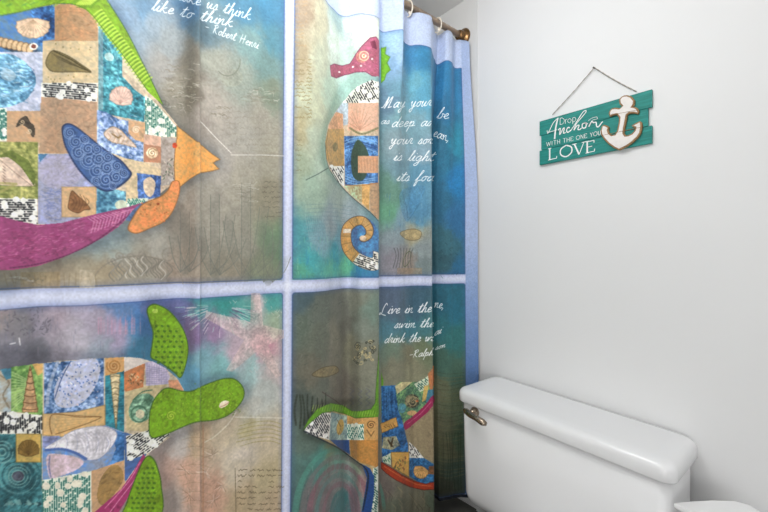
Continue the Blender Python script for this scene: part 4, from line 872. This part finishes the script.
def cap(ch, x, y, h, w, wd, serif=True, slope=-.21, ws=.5):
    """roman capital: x,y baseline start, h cap height, w width in crop units, wd stroke in metres"""
    def T(u, v): return (x+u*w, y+slope*u*w-v*h)
    thin = wd*ws; def_ = {
     'L': [([(.15,0),(.15,1)], wd), ([(.15,.02),(.95,.02)], thin), ([(.93,.0),(.97,.22)], thin)],
     'O': [([(.5,1),(.12,.8),(.02,.5),(.12,.2),(.5,0),(.88,.2),(.98,.5),(.88,.8),(.5,1)], wd*.85)],
     'V': [([(.1,1),(.5,0)], wd), ([(.5,0),(.9,1)], thin)],
     'E': [([(.15,0),(.15,1)], wd), ([(.15,.98),(.9,.98)], thin), ([(.15,.5),(.7,.5)], thin), ([(.15,.02),(.95,.02)], thin), ([(.9,.98),(.9,.78)], thin), ([(.95,.02),(.97,.24)], thin)],
     'W': [([(.0,1),(.25,0)], wd), ([(.25,0),(.5,.9)], thin), ([(.5,.9),(.75,0)], wd), ([(.75,0),(1,1)], thin)],
     'I': [([(.5,0),(.5,1)], wd)], 'T': [([(.5,0),(.5,1)], wd), ([(.02,.98),(.98,.98)], thin)],
     'H': [([(.12,0),(.12,1)], wd), ([(.88,0),(.88,1)], wd), ([(.12,.5),(.88,.5)], thin)],
     'N': [([(.1,0),(.1,1)], thin), ([(.1,1),(.9,0)], wd), ([(.9,0),(.9,1)], thin)],
     'Y': [([(.05,1),(.5,.45)], wd), ([(.95,1),(.5,.45)], thin), ([(.5,.45),(.5,0)], wd)],
     'U': [([(.12,1),(.12,.3),(.3,.02),(.65,.02),(.85,.3),(.85,1)], wd)],
     'D': [([(.15,0),(.15,1)], wd), ([(.15,.98),(.6,.95),(.95,.5),(.6,.05),(.15,.02)], wd*.8)],
     'r': [([(.3,0),(.3,.65)], wd), ([(.3,.4),(.6,.66),(.85,.6)], thin)],
     'o': [([(.5,.66),(.1,.45),(.1,.2),(.5,0),(.9,.2),(.9,.45),(.5,.66)], wd*.8)],
     'p': [([(.2,-.3),(.2,.65)], wd), ([(.2,.6),(.6,.66),(.9,.35),(.6,.02),(.2,.05)], wd*.8)]}
    for P, w_ in def_[ch]: S([T(*p) for p in P], w_, 5 if len(P) > 2 else 0)
    if serif:
        for (u, v) in {'L': [(.15,0),(.15,1)], 'V': [(.1,1),(.9,1)], 'E': [(.15,0),(.15,1)]}.get(ch, []):
            S([T(u-.18, v), T(u+.18, v)], thin, 0)
for ch, x, y, w in (('L', 64, 452, 55), ('O', 122, 441, 66), ('V', 190, 430, 62), ('E', 303, 409, 58)):
    if ch == 'V': x, y, w = 222, 424, 76
    if ch == 'E': x, y, w = 303, 408, 58
    if ch == 'O': x, y, w = 138, 438, 78
    cap(ch, x, y, 72, w, .0048)
x, y = 52, 365
for ch in 'WITH THE ONE YOU':
    w = {'I': 10, ' ': 10, 'W': 26, 'O': 24, 'H': 20}.get(ch, 19)
    if ch != ' ': cap(ch, x, y, 27, w, .0016, False, -.215, .7)
    x += w+4; y -= (w+4)*.215
for ch, x, y, w in (('D', 134, 228, 34), ('r', 166, 222, 22), ('o', 186, 217, 25), ('p', 214, 211, 28)): cap(ch, x, y, 42, w, .0018, False, -.2, .7)
wS = .0034
# brush script word
S([(58, 285), (72, 262), (95, 215), (124, 185), (126, 192)], .0026); S([(124, 187), (112, 240), (106, 290), (104, 318)], .0052); S([(56, 262), (60, 275), (90, 268), (120, 258)], .002)
S([(126, 262), (140, 250), (136, 285), (140, 286), (158, 252), (166, 250), (160, 280), (174, 276)], wS)
S([(200, 248), (190, 244), (180, 262), (188, 276), (206, 262)], wS)
S([(204, 268), (240, 215), (282, 150), (303, 137), (300, 152), (268, 190), (240, 225), (226, 262)], .0028); S([(228, 262), (246, 234), (260, 232), (252, 255), (264, 258), (276, 248)], wS)
S([(302, 216), (282, 222), (282, 246), (300, 246), (306, 226), (296, 214), (316, 222)], wS)
S([(318, 204), (334, 190), (352, 182), (372, 178), (376, 190), (352, 196), (336, 206)], .0014); S([(322, 240), (340, 208), (352, 214), (368, 212), (372, 236), (384, 240), (404, 214), (412, 208)], wS)
local(obj('lettering', bm, M_white), sign)['label'] = 'white lettering'
# anchor
AO = [(575,43),(600,52),(620,76),(617,102),(603,118),(622,117),(638,126),(648,146),(640,163),(612,158),(582,160),(572,168),(566,205),(556,250),(552,284),(562,299),(580,296),(602,286),(618,268),(624,250),(608,246),(600,236),(624,222),(652,208),(664,214),(667,240),(660,280),(640,312),(608,342),(570,368),(520,392),(488,378),(452,352),(424,322),(406,294),(402,268),(410,240),(426,230),(444,236),(458,246),(452,262),(458,282),(476,296),(494,292),(508,268),(518,220),(521,186),(505,166),(478,172),(462,180),(454,162),(460,142),(476,126),(500,122),(524,126),(540,114),(524,100),(520,74),(534,54),(552,45)]
def plate(P, y_front, y_back, shrink, name, m, par, bev=.0):
    Q = [np.array(sp(*p)) for p in P]; N = len(Q)
    if shrink:
        out = []
        ar = sum(Q[i][0]*Q[(i+1) % N][1]-Q[(i+1) % N][0]*Q[i][1] for i in range(N))
        sg = 1 if ar > 0 else -1
        for i in range(N):
            t = Q[(i+1) % N]-Q[i-1]; t = t/np.hypot(*t); out.append(Q[i]+np.array((-t[1], t[0]))*shrink*sg)
        Q = out
    bm = bmesh.new(); f = bm.faces.new([bm.verts.new((q[0], y_back, q[1])) for q in Q])
    r = bmesh.ops.extrude_face_region(bm, geom=[f])
    for v in [g for g in r['geom'] if isinstance(g, bmesh.types.BMVert)]: v.co.y = y_front
    bmesh.ops.triangulate(bm, faces=[g for g in bm.faces if len(g.verts) > 4])
    o = obj(name, bm, m, bevel=bev, seg=2); return local(o, par)
anc = plate(AO, YS-.0075, YS+.0005, 0, 'anchor', M_raw, sign, .0006); anc['label'] = 'white wooden anchor with raw brown edge'
bpy.context.view_layer.update()
face = plate(AO, YS-.0090, YS-.0070, .0042, 'anchor_face', M_anchor, sign); mw = face.matrix_world.copy()
bpy.context.view_layer.update()
face.parent = anc; face.matrix_parent_inverse = anc.matrix_parent_inverse @ Matrix.Identity(4)
face.matrix_parent_inverse = Matrix.Identity(4)
for P in ([(470, 168), (545, 156), (640, 138)], [(410, 300), (515, 278), (660, 248)]):
    bm = bmesh.new(); ribbon(bm, [sp(*p) for p in P], .0012, YS, .0092, 0); obj('groove', bm, M_raw).parent = anc
# twine and nail
top = on_y(595, 68); a_ = on_y(553, 115); b_ = on_y(637, 92)
bm = bmesh.new(); pts = []
for p, q in (((a_[0], a_[1]), top), (top, (b_[0], b_[1]))):
    for k in range(24):
        t = k/23; pts.append((p[0]+(q[0]-p[0])*t, D-.0045-.002*t*(1-t), p[1]+(q[1]-p[1])*t-.003*math.sin(math.pi*t)))
tube(bm, pts, [.0013+.0004*math.sin(i*2.2) for i in range(len(pts))], 8); local(obj('twine', bm, M_twine, smooth=True), sign)
nail = thing('nail', 'small dark nail in the white wall at the peak of the sign twine', 'nail', (top[0], D, top[1]))
bm = bmesh.new(); lathe(bm, [(.0009, D+.004), (.0009, D-.010), (.0028, D-.0101), (.0026, D-.0116), (.0012, D-.012)], 'y', 16, (top[0], 0, top[1]-.0022)); local(obj('shank', bm, M_nail, smooth=True), nail)

# ------------------------------------------------ toilet
tl_ = thing('toilet', 'white porcelain toilet with a lidded tank against the rear wall', 'toilet', (-.555, 1.1, FL))
LX0, LX1, LY0, LY1 = -.853, -.247, 1.021, D-.006
def lean(x): return -.043*(x+.55)-.003
def sect(x0, x1, y0, y1, r, z): return [(p[0], p[1], z+lean(p[0])) for p in rrect(x0, x1, y0, y1, r, 8)]
bm = bmesh.new()
tk = [(.262, .040, .035, .03), (.267, .022, .018, .03), (.277, .010, .008, .03), (.30, .004, .004, .03), (.45, .001, .001, .028), (.601, 0, 0, .026)]
loft(bm, [sect(LX0+.012+i, LX1-.012-i, LY0+.011+j, LY1-.016, r, z) for z, i, j, r in tk])
o = local(obj('tank', bm, M_porc, smooth=True), tl_)
bm = bmesh.new()
loft(bm, [sect(LX0+i, LX1-i, LY0+i, LY1-i*.5, .030-i*.25, z) for z, i in [(.601, .008), (.6025, .002), (.606, 0), (.628, 0), (.6345, .002), (.640, .006), (.6435, .012), (.6455, .022), (.6465, .045)]])
local(obj('tank_lid', bm, M_porc, smooth=True), tl_)
HX, HZ = -.780, .590
bm = bmesh.new(); lathe(bm, [(.004, LY0+.016), (.014, LY0+.014), (.016, LY0+.006), (.012, LY0-.002), (.009, LY0-.014), (.004, LY0-.016)], 'y', 24, (HX, 0, HZ))
lv = local(obj('flush_lever', bm, M_chrome, smooth=True), tl_); lv['label'] = 'polished metal flush lever'
bm = bmesh.new(); tube(bm, [(HX-.022, LY0-.018, HZ+.008), (HX-.014, LY0-.02, HZ+.006), (HX+.005, LY0-.022, HZ+.001), (HX+.030, LY0-.022, HZ-.004), (HX+.052, LY0-.022, HZ-.009), (HX+.064, LY0-.02, HZ-.011)], [.005, .0095, .0105, .009, .0105, .006], 16)
o = obj('lever_arm', bm, M_chrome, smooth=True); o.parent = lv
# bowl, seat (below the frame)
def oval(cx, cy, a, b, z, n=40): return [(cx+a*math.cos(2*math.pi*k/n), cy+b*math.sin(2*math.pi*k/n)*(1.12 if math.sin(2*math.pi*k/n) < 0 else .9), z) for k in range(n)]
TX = -.56
bm = bmesh.new()
loft(bm, [oval(TX, .92, .12, .22, FL), oval(TX, .92, .115, .21, FL+.02), oval(TX, .92, .10, .19, .17), oval(TX, .86, .13, .22, .21), oval(TX, .78, .175, .235, .265), oval(TX, .76, .18, .24, .295), oval(TX, .76, .155, .215, .296), oval(TX, .76, .12, .17, .23), oval(TX, .78, .05, .08, .18)])
local(obj('bowl', bm, M_porc, smooth=True), tl_)
bm = bmesh.new(); box(bm, TX-.13, TX+.13, .93, 1.20, .20, .266); local(obj('bowl_deck', bm, M_porc, bevel=.02, smooth=True), tl_)
bm = bmesh.new()
loft(bm, [oval(TX, .765, .185, .235, .297), oval(TX, .765, .19, .24, .305), oval(TX, .765, .188, .238, .32), oval(TX, .765, .15, .2, .332)])
local(obj('seat_lid', bm, M_porc, smooth=True), tl_)

# ------------------------------------------------ slim white bin right of the tank
ZBN = .545
q = [on_z(674, 503, ZBN), on_z(690, 501.4, ZBN), on_z(712, 500.3, ZBN), on_z(735, 501, ZBN), on_z(750, 505, ZBN), on_z(761, 512, ZBN)]
tip = q[0]; fr = on_z(692, 512, ZBN)
d = np.array(fr)-np.array(tip)
out = q+[(q[-1][0]+.02, q[-1][1]-.03), (q[-1][0]+.03, q[-1][1]-.07), (tip[0]+.13, tip[1]-.02), (tip[0]+.05, tip[1]-.008)]
cxb = sum(p[0] for p in out)/len(out); cyb = sum(p[1] for p in out)/len(out)
bn = thing('waste_bin', 'slim white bin with a flat curved lid, on the floor right of the toilet tank', 'bin', (cxb, cyb, FL))
def ringof(k, z): return [(cxb+(p[0]-cxb)*k, cyb+(p[1]-cyb)*k, z) for p in out]
bm = bmesh.new(); loft(bm, [ringof(.72, FL), ringof(.75, FL+.01), ringof(.9, ZBN-.012)]); local(obj('bin_body', bm, M_bin, bevel=.003), bn)
bm = bmesh.new(); loft(bm, [ringof(.97, ZBN-.012), ringof(1, ZBN-.009), ringof(1, ZBN-.002), ringof(.985, ZBN)]); local(obj('bin_lid', bm, M_bin), bn)

# ------------------------------------------------ lights
def area(name, loc, target, size, power, col=(1, 1, 1), sy=None):
    l = bpy.data.lights.new(name, 'AREA'); l.size = size; l.energy = power; l.color = col
    if sy: l.shape = 'RECTANGLE'; l.size_y = sy
    o = bpy.data.objects.new(name, l); C.objects.link(o); o.location = loc
    o.rotation_euler = (Vector(target)-Vector(loc)).to_track_quat('-Z', 'Y').to_euler(); return o
pl = bpy.data.lights.new('ceiling_light', 'POINT'); pl.energy = 6.6; pl.shadow_soft_size = .09; pl.color = (1, .985, .965)
po = bpy.data.objects.new('ceiling_light', pl); C.objects.link(po); po.location = (-.56, .42, 1.98)
area('front_fill', (.1, -1.25, 1.2), (-.6, .8, 1.0), 1.2, 3.8, (1, .995, .99), 1.0)  # added soft fill from behind the camera, no real lamp there
area('side_fill', (.88, -.5, .62), (-1, .1, .3), 1.0, 9.5, (1, .995, .99), .8)  # invented fill by the right wall, brightens the lower curtain
area('overhead_fill', (-.25, -.1, 2.1), (-.35, .1, 0), 1.0, 4.5, (1, .995, .985))  # broad fill added below the ceiling, not a room fixture
w = bpy.data.worlds.new('world'); bpy.context.scene.world = w; w.use_nodes = True
w.node_tree.nodes['Background'].inputs[0].default_value = (1, 1, 1, 1); w.node_tree.nodes['Background'].inputs[1].default_value = .3

# ------------------------------------------------ camera
cd = bpy.data.cameras.new('camera'); cam = bpy.data.objects.new('camera', cd); C.objects.link(cam)
cd.sensor_width = 36; cd.lens = FPX/768*36; cd.shift_y = (HY-256)/768; cd.clip_start = .02
cam.location = (0, 0, HC); cam.rotation_euler = (math.pi/2, 0, YAW)
s = bpy.context.scene; s.camera = cam
s.view_settings.view_transform = 'Standard'; s.view_settings.look = 'None'; s.view_settings.gamma = 1; s.view_settings.exposure = .6
s.view_settings.use_curve_mapping = False
